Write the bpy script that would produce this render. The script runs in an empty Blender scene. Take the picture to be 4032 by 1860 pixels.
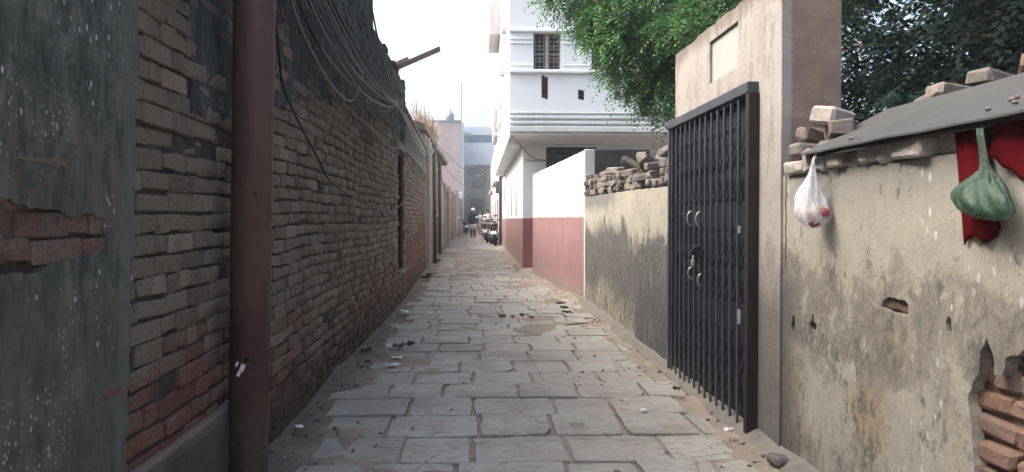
import bpy, bmesh, math, random
import numpy as np
from mathutils import Vector, Matrix, Euler
from mathutils.geometry import tessellate_polygon

R = random.Random(7)
rad = math.radians
scene = bpy.context.scene
COL = scene.collection

# ------------------------------------------------------------------ camera, sky, sun, exposure
cam_d = bpy.data.cameras.new('camera')
cam = bpy.data.objects.new('camera', cam_d)
COL.objects.link(cam)
cam.location = (0, 0, 1.2)
cam.rotation_euler = (rad(90 - 1.30), 0, rad(-2.43))
cam_d.sensor_width = 36
cam_d.lens = 27.19
cam_d.clip_start = 0.05
cam_d.clip_end = 1000
cam_d.dof.use_dof = False
scene.camera = cam

world = bpy.data.worlds.new('World')
scene.world = world
world.use_nodes = True
wn = world.node_tree
for n in list(wn.nodes):
    wn.nodes.remove(n)
sky = wn.nodes.new('ShaderNodeTexSky')
sky.sky_type = 'NISHITA'
sky.sun_disc = False
SUN_DIR = Vector((-0.66, 0.08, 0.75)).normalized()       # towards the sun
sky.sun_elevation = math.asin(SUN_DIR.z)
sky.sun_rotation = math.atan2(SUN_DIR.x, SUN_DIR.y)
sky.air_density = 1.0
sky.dust_density = 9.0
sky.ozone_density = 1.0
bg = wn.nodes.new('ShaderNodeBackground')
bg.inputs['Strength'].default_value = 0.15
wo = wn.nodes.new('ShaderNodeOutputWorld')
hs_ = wn.nodes.new('ShaderNodeHueSaturation')      # overcast: a paler, whiter sky
hs_.inputs['Saturation'].default_value = 1.0
wn.links.new(sky.outputs[0], hs_.inputs['Color'])
wn.links.new(hs_.outputs[0], bg.inputs[0])
wn.links.new(bg.outputs[0], wo.inputs[0])

sun_d = bpy.data.lights.new('sun', 'SUN')
sun_d.energy = 0.65
sun_d.angle = rad(40)
sun_d.color = (1.0, 0.99, 0.97)
sun = bpy.data.objects.new('sun', sun_d)
COL.objects.link(sun)
sun.rotation_euler = SUN_DIR.to_track_quat('Z', 'Y').to_euler()

scene.view_settings.view_transform = 'Standard'
scene.view_settings.look = 'None'
scene.view_settings.gamma = 1
scene.view_settings.use_curve_mapping = False
scene.view_settings.exposure = 1.88
scene.cycles.use_denoising = True
scene.cycles.max_bounces = 6
scene.cycles.volume_bounces = 1
scene.cycles.transparent_max_bounces = 12
scene.cycles.volume_step_rate = 4

# ------------------------------------------------------------------ node helpers
class Mat:
    def __init__(s, name):
        s.m = bpy.data.materials.new(name)
        s.m.use_nodes = True
        s.t = s.m.node_tree
        for n in list(s.t.nodes):
            s.t.nodes.remove(n)
        s.out = s.t.nodes.new('ShaderNodeOutputMaterial')
        s._geo = None

    def n(s, typ):
        return s.t.nodes.new(typ)

    def set(s, sock, v):
        if v is None:
            return
        if hasattr(v, 'links') or isinstance(v, bpy.types.NodeSocket):
            s.t.links.new(v, sock)
        else:
            if isinstance(v, (tuple, list)) and len(v) == 3 and sock.type == 'RGBA':
                v = (*v, 1)
            sock.default_value = v

    def geo(s):
        if s._geo is None:
            s._geo = s.n('ShaderNodeNewGeometry')
        return s._geo

    def pos(s):
        return s.geo().outputs['Position']

    def objc(s):
        return s.n('ShaderNodeTexCoord').outputs['Object']

    def xyz(s, v=None):
        k = s.n('ShaderNodeSeparateXYZ')
        s.set(k.inputs[0], v or s.pos())
        return k.outputs

    def scale(s, v, sc, off=None):
        k = s.n('ShaderNodeVectorMath')
        k.operation = 'MULTIPLY_ADD'
        s.set(k.inputs[0], v)
        k.inputs[1].default_value = sc
        if off is None:
            k.inputs[2].default_value = (0, 0, 0)
        else:
            s.set(k.inputs[2], off)
        return k.outputs[0]

    def noise(s, scale, detail=4, rough=.6, vec=None, dist=0, st=None, off=(0, 0, 0)):
        k = s.n('ShaderNodeTexNoise')
        v = vec or s.pos()
        if st:
            v = s.scale(v, st, off)
        s.set(k.inputs['Vector'], v)
        k.inputs['Scale'].default_value = scale
        k.inputs['Detail'].default_value = detail
        k.inputs['Roughness'].default_value = rough
        k.inputs['Distortion'].default_value = dist
        return k.outputs['Fac']

    def vor(s, scale, vec=None, st=None, feat='F1', rnd=1.0):
        k = s.n('ShaderNodeTexVoronoi')
        k.feature = feat
        v = vec or s.pos()
        if st:
            v = s.scale(v, st)
        s.set(k.inputs['Vector'], v)
        k.inputs['Scale'].default_value = scale
        k.inputs['Randomness'].default_value = rnd
        return k

    def math(s, op, a, b=None, c=None, clamp=False):
        k = s.n('ShaderNodeMath')
        k.operation = op
        k.use_clamp = clamp
        s.set(k.inputs[0], a)
        s.set(k.inputs[1], b)
        s.set(k.inputs[2], c)
        return k.outputs[0]

    def step(s, v, lo, hi):
        k = s.n('ShaderNodeMapRange')
        k.interpolation_type = 'SMOOTHSTEP'
        s.set(k.inputs[0], v)
        k.inputs[1].default_value = lo
        k.inputs[2].default_value = hi
        return k.outputs[0]

    def mix(s, f, a, b, mode='MIX'):
        k = s.n('ShaderNodeMix')
        k.data_type = 'RGBA'
        k.blend_type = mode
        s.set(k.inputs[0], f)
        s.set(k.inputs[6], a)
        s.set(k.inputs[7], b)
        return k.outputs[2]

    def ramp(s, f, stops):
        k = s.n('ShaderNodeValToRGB')
        e = k.color_ramp.elements
        while len(e) < len(stops):
            e.new(0.5)
        for el, (p, c) in zip(e, stops):
            el.position = p
            el.color = (*c, 1) if len(c) == 3 else c
        s.set(k.inputs[0], f)
        return k.outputs[0]

    def bump(s, h, strength=.5, dist=.01, normal=None):
        k = s.n('ShaderNodeBump')
        k.inputs['Strength'].default_value = strength
        k.inputs['Distance'].default_value = dist
        s.set(k.inputs['Height'], h)
        s.set(k.inputs['Normal'], normal)
        return k.outputs[0]

    def rnd(s):
        a = s.n('ShaderNodeAttribute')
        a.attribute_name = 'rnd'
        o = s.n('ShaderNodeObjectInfo')
        return s.math('FRACT', s.math('ADD', a.outputs['Fac'], o.outputs['Random']))

    def bsdf(s, col, rough=.9, normal=None, metal=0, spec=.3, **kw):
        b = s.n('ShaderNodeBsdfPrincipled')
        s.set(b.inputs['Base Color'], col)
        s.set(b.inputs['Roughness'], rough)
        s.set(b.inputs['Metallic'], metal)
        s.set(b.inputs['Specular IOR Level'], spec)
        s.set(b.inputs['Normal'], normal)
        for k, v in kw.items():
            s.set(b.inputs[k], v)
        s.t.links.new(b.outputs[0], s.out.inputs[0])
        return s.m


def simple(name, col, rough=.8, nscale=20, var=.25, metal=0, spec=.3, bump=.2, bd=.004, st=(1, 1, 1)):
    m = Mat(name)
    f = m.noise(nscale, 5, .65, st=st)
    f2 = m.noise(nscale * .23, 3, .6, st=st, off=(3.1, 1.7, 5.3))
    g = m.math('MULTIPLY_ADD', f, .6, m.math('MULTIPLY', f2, .4))
    a = tuple(c * (1 - var) for c in col)
    b = tuple(min(1, c * (1 + var)) for c in col)
    c = m.ramp(g, [(.3, a), (.7, b)])
    return m.bsdf(c, rough, m.bump(f, bump, bd), metal, spec)

# ------------------------------------------------------------------ materials
def mat_brick(name, tint=0.0):
    """old handmade brick: red-brown low down, grey lime dust and soot higher up"""
    m = Mat(name)
    z = m.xyz()[2]
    r = m.rnd()
    n1 = m.noise(1.1, 4, .6)
    n2 = m.noise(38, 6, .7)
    n3 = m.noise(9, 5, .6, off=(7, 3, 1))
    red = m.ramp(r, [(0, (0.126, 0.070, 0.054)), (.35, (0.162, 0.084, 0.062)), (.65, (0.138, 0.086, 0.070)), (.88, (0.228, 0.091, 0.058)), (1, (0.114, 0.074, 0.060))])
    grey = m.ramp(r, [(0, (0.138, 0.113, 0.090)), (.4, (0.210, 0.173, 0.135)), (.7, (0.166, 0.138, 0.110)), (1, (0.258, 0.209, 0.162))])
    y_ = m.xyz()[1]
    zz = m.math('SUBTRACT', z, m.math('MULTIPLY', m.step(y_, 2.4, 2.3), .75))
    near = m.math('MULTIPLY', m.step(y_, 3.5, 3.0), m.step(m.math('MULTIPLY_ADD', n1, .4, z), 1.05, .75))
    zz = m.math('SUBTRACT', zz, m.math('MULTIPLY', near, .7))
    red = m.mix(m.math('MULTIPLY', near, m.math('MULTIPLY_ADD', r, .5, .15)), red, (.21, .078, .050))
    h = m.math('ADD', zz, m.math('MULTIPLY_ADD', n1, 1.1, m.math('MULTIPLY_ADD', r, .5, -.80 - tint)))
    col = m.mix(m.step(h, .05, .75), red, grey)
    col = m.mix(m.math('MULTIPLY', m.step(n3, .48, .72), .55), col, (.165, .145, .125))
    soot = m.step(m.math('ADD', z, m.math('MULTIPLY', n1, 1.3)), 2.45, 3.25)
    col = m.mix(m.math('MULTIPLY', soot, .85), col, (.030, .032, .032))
    dark_mask = m.step(m.math('ADD', z, m.math('MULTIPLY', n3, .3)), .62, .22)  # bricks darker towards the foot of the wall
    col = m.mix(m.math('MULTIPLY', m.math('MULTIPLY', dark_mask, m.step(y_, 3.3, 3.6)), .72), col, (.055, .049, .042))
    col = m.mix(m.math('MULTIPLY', m.step(n2, .35, .75), .35), col, m.mix(1, col, (.42, .42, .42), 'MULTIPLY'))
    pit = m.noise(75, 4, .7, off=(2, 9, 4), st=(1, 1, 1))
    col = m.mix(m.math('MULTIPLY', m.step(pit, .55, .66), .7), col, (.035, .030, .027))
    sal = m.noise(24, 7, .75, off=(5, 5, 5), st=(1, 1, .8))
    col = m.mix(m.math('MULTIPLY', m.step(sal, .58, .70), .5), col, (.27, .245, .215))
    hh = m.math('MULTIPLY_ADD', n2, .5, m.math('MULTIPLY_ADD', n3, .9, m.math('MULTIPLY', pit, -.5)))
    return m.bsdf(col, .95, m.bump(hh, .9, .012), 0, .15)

M = {}
M['brick'] = mat_brick('old_brick')
M['brick_red'] = mat_brick('weathered_red_brick', .75)

m = Mat('mortar')
M['mortar'] = m.bsdf(m.ramp(m.noise(14, 6, .7), [(.3, (.034, .030, .027)), (.7, (.095, .083, .073))]), 1, m.bump(m.noise(30, 5), .8, .01), 0, .1)

m = Mat('grey_wall_top_brick')
r = m.rnd()
c = m.ramp(r, [(0, (.30, .285, .26)), (.4, (.40, .385, .36)), (.7, (.33, .29, .26)), (1, (.46, .45, .42))])
n2 = m.noise(30, 6, .7)
c = m.mix(m.math('MULTIPLY', m.step(n2, .45, .68), .55), c, (.17, .155, .14))
M['top_brick'] = m.bsdf(c, .95, m.bump(n2, .9, .012), 0, .15)
M['mud'] = simple('brown_mud_mortar', (.135, .092, .070), 1, 16, .45, bump=.9, bd=.02)
m = Mat('loose_brick')
r = m.rnd()
c = m.ramp(r, [(0, (.125, .115, .106)), (.3, (.20, .186, .17)), (.55, (.15, .122, .107)), (.8, (.27, .25, .228)), (1, (.105, .095, .088))])
n2 = m.noise(26, 6, .7)
c = m.mix(m.math('MULTIPLY', m.step(n2, .42, .7), .6), c, (.115, .10, .09))
M['loose'] = m.bsdf(c, .95, m.bump(n2, .9, .012), 0, .15)

m = Mat('exposed_brick')
r = m.rnd()
c = m.ramp(r, [(0, (.150, .115, .098)), (.4, (.20, .120, .090)), (.7, (.175, .135, .120)), (1, (.235, .125, .082))])
n2 = m.noise(34, 6, .7)
c = m.mix(m.math('MULTIPLY', m.step(n2, .42, .7), .5), c, (.12, .085, .07))
M['exposed'] = m.bsdf(c, .95, m.bump(n2, .9, .012), 0, .15)

# mossy dark plaster at the left edge
m = Mat('dark_mossy_plaster')
x, y, z = m.xyz()
st = m.noise(1.0, 7, .68, st=(1, 15, 4.5), dist=.8)
n1 = m.noise(3.2, 5, .65)
n2 = m.noise(55, 4, .7)
n3 = m.noise(13, 7, .72, dist=.6)
mx = m.math('MULTIPLY_ADD', st, .5, m.math('MULTIPLY_ADD', n3, .35, m.math('MULTIPLY', n1, .15)))
c = m.ramp(mx, [(.36, (0.031, 0.043, 0.043)), (.46, (0.067, 0.077, 0.065)), (.55, (0.130, 0.132, 0.118)), (.64, (0.186, 0.180, 0.156))])
low = m.step(m.math('ADD', z, m.math('MULTIPLY', n1, .35)), 1.28, 1.10)
c = m.mix(low, c, m.ramp(mx, [(.38, (0.062, 0.068, 0.055)), (.5, (0.102, 0.103, 0.082)), (.62, (0.150, 0.144, 0.110))]))
rd = m.math('MULTIPLY', m.step(z, 1.0, 1.2), m.math('MULTIPLY', m.step(z, 1.62, 1.3), m.step(n3, .40, .60)))
c = m.mix(m.math('MULTIPLY', rd, .45), c, (.12, .072, .058))
ln = m.math('SUBTRACT', y, m.math('MULTIPLY_ADD', z, .080, m.math('MULTIPLY_ADD', n3, .05, 2.252)))
c = m.mix(m.math('MULTIPLY', m.step(ln, 0, .03), .75), c, m.ramp(mx, [(.36, (.095, .102, .092)), (.62, (.150, .152, .136))]))
v = m.vor(26, vec=m.scale(m.pos(), (1, 1.2, .7), m.scale(m.n('ShaderNodeTexNoise').outputs['Color'], (.0, .0, .0))))
v2 = m.vor(48, st=(1, 1.1, .8))
sp2 = m.math('MULTIPLY', m.step(m.math('MULTIPLY_ADD', n2, .2, v2.outputs['Distance']), .36, .24), m.math('MULTIPLY', m.step(n1, .46, .56), m.step(y, 2.25, 1.95)))
c = m.mix(m.math('MULTIPLY', sp2, .7), c, (.42, .44, .44))
sp = m.math('MULTIPLY', m.step(m.math('MULTIPLY_ADD', n2, .16, v.outputs['Distance']), .30, .20), m.step(m.noise(4.0, 3, .5, off=(9, 2, 4), st=(1, 1, 1)), .50, .62))
c = m.mix(m.math('MULTIPLY', sp, .85), c, (.50, .51, .50))
M['moss_dark'] = m.bsdf(c, .95, m.bump(m.math('MULTIPLY_ADD', n2, .3, st), .8, .015), 0, .15)

m = Mat('sooty_plaster')
st = m.noise(1.0, 7, .7, st=(1, 5, 2.2), dist=.6)
n3 = m.noise(18, 7, .74)
mx = m.math('MULTIPLY_ADD', st, .6, m.math('MULTIPLY', n3, .4))
c = m.ramp(mx, [(.36, (.022, .027, .032)), (.5, (.050, .055, .058)), (.62, (.100, .102, .100))])
M['soot'] = m.bsdf(c, .95, m.bump(mx, .9, .015), 0, .15)

m = Mat('plaster_strip')
st = m.noise(1.0, 5, .6, st=(1, 16, 2.2))
c = m.ramp(st, [(.3, (.090, .095, .088)), (.7, (.150, .152, .138))])
M['strip'] = m.bsdf(c, .95, m.bump(m.noise(40, 5), .5, .008), 0, .15)

m = Mat('plinth_cement')
n1 = m.noise(5, 5, .65)
c = m.ramp(n1, [(.3, (.060, .048, .038)), (.7, (.125, .10, .080))])
c = m.mix(m.math('MULTIPLY', m.step(m.xyz()[2], .385, .402), .7), c, (.20, .175, .15))
M['plinth'] = m.bsdf(c, .95, m.bump(m.noise(30, 5), .6, .01), 0, .15)

# stained cream plaster of the near right wall
m = Mat('stained_cream_plaster')
x, y, z = m.xyz()
n0 = m.noise(2.1, 5, .62, off=(2, 5, 1), st=(1, 1, 1))
nb_ = m.noise(1.2, 3, .6, off=(6, 2, 8), st=(1, 1, 1))
st = m.noise(1.0, 7, .70, st=(1, 11, 3.6), dist=.6)
st2 = m.noise(1.0, 7, .72, st=(1, 26, 7.0), dist=.4, off=(3, 1, 2))
n1 = m.noise(7, 6, .7, dist=.5)
n2 = m.noise(60, 4, .7)
n3 = m.noise(14, 8, .76, dist=.7, st=(1, 1.2, .95), off=(4, 4, 4))
nm = m.noise(4.5, 8, .74, dist=.4, st=(1, 1.1, .9), off=(8, 1, 6))
cream = m.ramp(n1, [(.3, (0.267, 0.258, 0.225)), (.55, (0.323, 0.305, 0.258)), (.75, (0.353, 0.344, 0.305))])
tan = m.ramp(n3, [(.3, (0.234, 0.184, 0.126)), (.7, (0.320, 0.266, 0.194))])
c = m.mix(m.math('MULTIPLY', m.step(n0, .44, .60), m.step(z, 1.12, .75)), cream, tan)
# grey rain wash under the top edge
top = m.step(m.math('ADD', z, m.math('MULTIPLY_ADD', st2, .25, m.math('MULTIPLY', n0, .15))), 1.34, 1.55)
c = m.mix(m.math('MULTIPLY', top, .8), c, (.225, .222, .205))
# brown-grey grime, mottled, thickest at mid height
zz = m.math('ADD', z, m.math('MULTIPLY_ADD', nb_, .7, -.35))
belt = m.math('MULTIPLY', m.step(zz, 1.12, .92), m.step(zz, .40, .74))
g = m.math('MULTIPLY_ADD', belt, .13, m.math('MULTIPLY_ADD', st, .12, m.math('MULTIPLY_ADD', n3, .30, m.math('MULTIPLY_ADD', nm, .42, m.math('MULTIPLY', n0, .12)))))
c = m.mix(m.math('MULTIPLY', m.step(g, .525, .61), .80), c, m.ramp(n3, [(.38, (.085, .082, .076)), (.5, (.145, .135, .118)), (.62, (.23, .205, .172))]))
# dark weeping streaks lower down
g2 = m.math('MULTIPLY_ADD', m.step(z, .60, .05), .14, m.math('MULTIPLY_ADD', st2, .42, m.math('MULTIPLY_ADD', n0, .22, m.math('MULTIPLY', st, .24))))
c = m.mix(m.math('MULTIPLY', m.step(g2, .51, .60), .72), c, (.13, .128, .118))
c = m.mix(m.math('MULTIPLY', m.step(m.noise(5, 8, .78, off=(1, 8, 3), st=(1, 1.2, .8)), .54, .61), .75), c, (.085, .085, .080))
c = m.mix(m.math('MULTIPLY', m.step(m.noise(9, 7, .74, off=(5, 3, 7), st=(1, 1.2, .7)), .58, .68), .6), c, (.40, .385, .34))
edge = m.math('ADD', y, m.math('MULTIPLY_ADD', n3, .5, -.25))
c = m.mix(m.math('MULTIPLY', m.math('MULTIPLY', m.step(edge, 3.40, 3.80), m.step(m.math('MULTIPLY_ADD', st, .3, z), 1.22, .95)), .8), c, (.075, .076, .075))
# crack beside the gate pillar
ck = m.math('ABSOLUTE', m.math('ADD', y, m.math('MULTIPLY_ADD', m.noise(9, 3, .6, st=(0, 0, 1)), .10, -3.80)))
c = m.mix(m.math('MULTIPLY', m.step(ck, .012, .004), m.step(z, .90, 1.0)), c, (.05, .035, .028))
v = m.vor(17, st=(1, 1.2, .6))
sp = m.math('MULTIPLY', m.step(v.outputs['Distance'], .22, .10), m.math('MULTIPLY', m.step(m.noise(2.3, 2, .5, off=(1, 2, 9), st=(1, 1, 1)), .44, .58), m.step(y, 2.9, 2.3)))
c = m.mix(m.math('MULTIPLY', sp, .8), c, (.62, .64, .64))
M['cream'] = m.bsdf(c, .93, m.bump(m.math('MULTIPLY_ADD', n3, .8, m.math('MULTIPLY', n2, .25)), .75, .015), 0, .2)

# mossy wall between gate and painted wall
m = Mat('black_stained_plaster')
x, y, z = m.xyz()
st = m.noise(1.0, 8, .72, st=(1, 11, 3.2), dist=.5)
st2 = m.noise(1.0, 8, .72, st=(1, 4, 1.3), dist=.5, off=(2, 2, 2))
n1 = m.noise(3.5, 6, .7)
n3 = m.noise(16, 7, .74)
n5 = m.noise(1.3, 4, .6, off=(5, 1, 2), st=(1, 1, 1))
cream = m.ramp(n1, [(.3, (0.284, 0.273, 0.237)), (.7, (0.378, 0.357, 0.297))])
mx = m.math('MULTIPLY_ADD', st, .5, m.math('MULTIPLY', n3, .5))
dark = m.ramp(mx, [(.36, (.045, .050, .053)), (.5, (.082, .085, .085)), (.64, (.17, .165, .15))])
hz = m.math('ADD', z, m.math('ADD', m.math('MULTIPLY_ADD', st, .55, -.275), m.math('ADD', m.math('MULTIPLY_ADD', n3, .35, -.175), m.math('MULTIPLY_ADD', n5, .7, -.35))))
d = m.step(hz, 1.14, .95)
lowl = m.math('MULTIPLY', m.step(hz, .52, .22), m.step(y, 7.3, 7.5))
c = m.mix(m.math('MULTIPLY', d, .92), cream, dark)
c = m.mix(m.math('MULTIPLY', lowl, m.step(mx, .42, .56)), c, m.ramp(st2, [(.35, (.23, .205, .165)), (.65, (.40, .35, .28))]))
wash = m.math('MULTIPLY', m.step(m.math('MULTIPLY_ADD', st, .5, z), 1.50, 1.66), m.step(y, 8.0, 9.0))
c = m.mix(m.math('MULTIPLY', wash, .85), c, (.14, .145, .145))
c = m.mix(m.math('MULTIPLY', m.step(mx, .58, .70), .40), c, (.26, .25, .225))
c = m.mix(m.math('MULTIPLY', m.step(m.noise(5, 7, .75, off=(1, 4, 3), st=(1, 1.2, .9)), .60, .68), .6), c, (.05, .05, .05))
M['moss'] = m.bsdf(c, .95, m.bump(n3, .7, .015), 0, .15)

# portal: pinkish lime wash
m = Mat('pink_limewash')
x, y, z = m.xyz()
st = m.noise(1.0, 6, .65, st=(6, 8, 1.8), dist=.3)
n1 = m.noise(4, 6, .65)
c = m.ramp(n1, [(.3, (0.255, 0.220, 0.198)), (.5, (0.286, 0.271, 0.255)), (.75, (0.326, 0.312, 0.299))])
c = m.mix(m.math('MULTIPLY', m.step(m.math('MULTIPLY_ADD', m.noise(9, 7, .74), .4, m.math('MULTIPLY', st, .6)), .49, .60), .75), c, (.185, .172, .156))
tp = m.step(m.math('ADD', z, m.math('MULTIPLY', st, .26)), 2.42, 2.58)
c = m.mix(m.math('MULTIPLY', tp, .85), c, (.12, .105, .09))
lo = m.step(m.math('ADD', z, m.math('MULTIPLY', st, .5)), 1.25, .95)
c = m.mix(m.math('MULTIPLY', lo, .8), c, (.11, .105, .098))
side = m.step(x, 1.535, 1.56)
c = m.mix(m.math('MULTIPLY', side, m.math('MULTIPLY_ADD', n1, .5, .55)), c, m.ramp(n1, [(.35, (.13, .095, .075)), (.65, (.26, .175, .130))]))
M['portal'] = m.bsdf(c, .93, m.bump(m.noise(22, 6, .7), .6, .012), 0, .2)

# paving stone
m = Mat('paving_stone')
r = m.rnd()
n1 = m.noise(3.0, 5, .65)
n2 = m.noise(11, 6, .7, st=(1, 2.2, 1))
n4 = m.noise(1.0, 5, .6, st=(5, 26, 5), dist=.5)
x, y, z = m.xyz()
c = m.ramp(r, [(0, (0.295, 0.289, 0.252)), (.35, (0.350, 0.348, 0.305)), (.7, (0.319, 0.317, 0.279)), (1, (0.378, 0.376, 0.328))])
c = m.mix(m.math('MULTIPLY', m.step(n2, .40, .70), .5), c, (.185, .158, .132))
c = m.mix(m.math('MULTIPLY', m.step(n1, .42, .66), .55), c, (.275, .230, .185))
c = m.mix(m.math('MULTIPLY', m.step(n4, .58, .66), .6), c, (.13, .118, .102))
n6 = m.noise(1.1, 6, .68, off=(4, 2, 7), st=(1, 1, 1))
dark_mask = m.math('ADD', m.math('MULTIPLY', m.step(x, .1, -1.0), .20), n6)  # damp patches, more of them towards the left
c = m.mix(m.math('MULTIPLY', m.step(dark_mask, .50, .66), .40), c, (.125, .115, .10))
ckv = m.vor(.85, feat='DISTANCE_TO_EDGE', st=(1, 1.4, 1))
ckn = m.math('MULTIPLY_ADD', m.noise(14, 4, .7), .05, ckv.outputs['Distance'])
c = m.mix(m.math('MULTIPLY', m.step(ckn, .031, .026), .45), c, (.07, .06, .05))
n7 = m.noise(34, 7, .75, st=(1, 1.6, 1))
c = m.mix(m.math('MULTIPLY', m.step(n7, .50, .66), .40), c, (.15, .135, .118))
c = m.mix(m.math('MULTIPLY', m.step(n7, .44, .32), .40), c, (.40, .385, .355))
sc = m.vor(46, st=(1, 1, 1))
c = m.mix(m.math('MULTIPLY', m.step(sc.outputs['Distance'], .12, .06), .55), c, (.08, .07, .06))
M['slab'] = m.bsdf(c, m.math('MULTIPLY_ADD', n1, .3, .58), m.bump(m.math('MULTIPLY_ADD', n4, .7, n2), .55, .010), 0, .3)

m = Mat('dusty_earth')
x, y, z = m.xyz()
n1 = m.noise(2.2, 6, .65)
n2 = m.noise(24, 6, .75)
c = m.ramp(m.math('MULTIPLY_ADD', n2, .45, m.math('MULTIPLY', n1, .55)), [(.32, (0.164, 0.136, 0.108)), (.5, (0.243, 0.207, 0.166)), (.68, (0.326, 0.283, 0.229))])
soil_shade = m.step(m.math('ADD', x, m.math('MULTIPLY', n1, .5)), -.35, -.78)  # darker soil by the left wall, with its contact shadow painted in
c = m.mix(m.math('MULTIPLY', soil_shade, .62), c, (.060, .053, .046))
v = m.vor(30)
c = m.mix(m.math('MULTIPLY', m.step(v.outputs['Distance'], .18, .08), .5), c, (.32, .29, .26))
M['earth'] = m.bsdf(c, .97, m.bump(n2, .8, .012), 0, .15)

# painted house
def painted(name, col, dirt, amount=.35):
    m = Mat(name)
    st = m.noise(1.0, 7, .70, st=(4, 4, .45))
    n1 = m.noise(.9, 4, .6)
    c = m.mix(m.math('MULTIPLY', m.step(m.math('MULTIPLY_ADD', st, .6, m.math('MULTIPLY', n1, .4)), .42, .72), amount), col, dirt)
    return m.bsdf(c, .75, m.bump(m.noise(18, 4), .15, .005), 0, .3)

M['white'] = painted('white_paint', (.78, .815, .83), (.66, .70, .72))
M['white_band'] = painted('weathered_white_moulding', (.62, .66, .655), (.38, .41, .385), .7)
M['white_wall'] = painted('white_wall_paint', (.70, .735, .76), (.50, .55, .585), .6)
m = Mat('pink_dado_paint')
n1 = m.noise(2.2, 5, .65)
z = m.xyz()[2]
c = m.ramp(n1, [(.3, (.225, .130, .134)), (.7, (.285, .172, .176))])
c = m.mix(m.math('MULTIPLY', m.step(m.math('ADD', z, m.math('MULTIPLY', m.noise(6, 6, .7), .7)), .75, .35), .7), c, (.30, .235, .205))
c = m.mix(m.math('MULTIPLY', m.step(m.noise(1.0, 7, .7, st=(6, 6, .7)), .52, .68), .35), c, (.30, .20, .195))
M['pink'] = m.bsdf(c, .7, m.bump(m.noise(25, 4), .15, .005), 0, .3)
M['pink_deep'] = simple('rose_dado_paint', (.32, .125, .122), .7, 6, .12)
M['dark_in'] = simple('dark_interior', (.02, .019, .019), .9, 8, .3)
M['grille'] = simple('dark_window_metal', (.06, .055, .055), .6, 30, .2)
M['grille_grey'] = simple('grey_window_grille', (.24, .26, .27), .6, 30, .2)
M['frame_tan'] = simple('tan_window_frame', (.33, .27, .21), .7, 20, .2)
M['vent_brown'] = simple('brown_vent_jali', (.13, .075, .055), .8, 25, .3)
M['jali'] = simple('grey_cement_jali', (.085, .085, .09), .85, 20, .25)
M['cement_dark'] = simple('dark_cement_wall', (.060, .062, .066), .95, 7, .4, bump=.5)
M['soffit'] = simple('grey_soffit', (.62, .63, .64), .85, 5, .15)
M['shutter'] = simple('blue_grey_shutter', (.16, .19, .22), .7, 6, .2)
M['marble'] = simple('white_marble_plaque', (.30, .315, .30), .5, 9, .12)
M['cement'] = simple('worn_cement', (.165, .150, .132), .95, 9, .3, bump=.6, bd=.01)

m = Mat('rusty_steel')
n1 = m.noise(3, 6, .7, st=(3, 3, .8))
n2 = m.noise(40, 5, .7)
c = m.ramp(n1, [(.3, (0.063, 0.038, 0.036)), (.5, (0.103, 0.054, 0.049)), (.7, (0.132, 0.083, 0.073))])
z = m.xyz()[2]
c = m.mix(m.math('MULTIPLY', m.step(m.math('ADD', z, m.math('MULTIPLY', n1, .4)), .72, .45), .8), c, m.ramp(n2, [(.3, (.075, .058, .046)), (.7, (.19, .155, .125))]))
M['rust'] = m.bsdf(c, .6, m.bump(n2, .25, .004), .0, .35)

m = Mat('blue_black_gate_paint')
n1 = m.noise(6, 5, .7)
n2 = m.noise(30, 5, .75)
z = m.xyz()[2]
c = m.ramp(n1, [(.3, (.030, .037, .048)), (.7, (.066, .076, .094))])
c = m.mix(m.math('MULTIPLY', m.step(n2, .60, .70), .6), c, (.11, .055, .040))
c = m.mix(m.math('MULTIPLY', m.step(m.math('ADD', z, m.math('MULTIPLY', n1, .3)), .50, .15), .55), c, (.13, .115, .095))
M['gate'] = m.bsdf(c, .42, m.bump(n2, .2, .003), .2, .5)
M['lattice'] = simple('lattice_shade_tint', (.022, .026, .033), .5, 8, .4)  # gate paint darkened, the shade behind the bars put into its colour
M['gate_back'] = simple('gate_backing_sheet', (.008, .010, .015), .7, 8, .4)
M['chrome'] = simple('worn_bright_steel', (.36, .36, .355), .45, 30, .3, metal=.6)
M['gate_red'] = simple('dark_red_oxide', (.024, .016, .017), .7, 12, .4)

m = Mat('old_sheet')
n1 = m.noise(3.0, 5, .65)
n2 = m.noise(50, 5, .7)
c = m.ramp(m.math('MULTIPLY_ADD', n2, .35, m.math('MULTIPLY', n1, .65)), [(.3, (0.041, 0.044, 0.045)), (.7, (0.065, 0.070, 0.071))])
M['sheet'] = m.bsdf(c, .8, m.bump(n2, .4, .004), 0, .3)
M['batten'] = simple('dark_old_wood', (.030, .024, .022), .9, 14, .5, st=(4, .6, 4), bump=.6)
M['wood_grey'] = simple('weathered_plank', (.115, .090, .078), .9, 14, .4, st=(.6, 5, 5), bump=.5)
M['door_wood'] = simple('dark_red_door', (.035, .018, .016), .85, 10, .4, st=(4, 4, .6))

def cloth(name, col, sc=60):
    m = Mat(name)
    n = m.noise(sc, 4, .6)
    w = m.noise(7, 4, .6)
    c = m.ramp(w, [(.3, tuple(k * .75 for k in col)), (.7, tuple(k * 1.15 for k in col))])
    return m.bsdf(c, .95, m.bump(n, .3, .002), 0, .05)
M['red_cloth'] = cloth('red_cloth', (.075, .003, .006))

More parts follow.
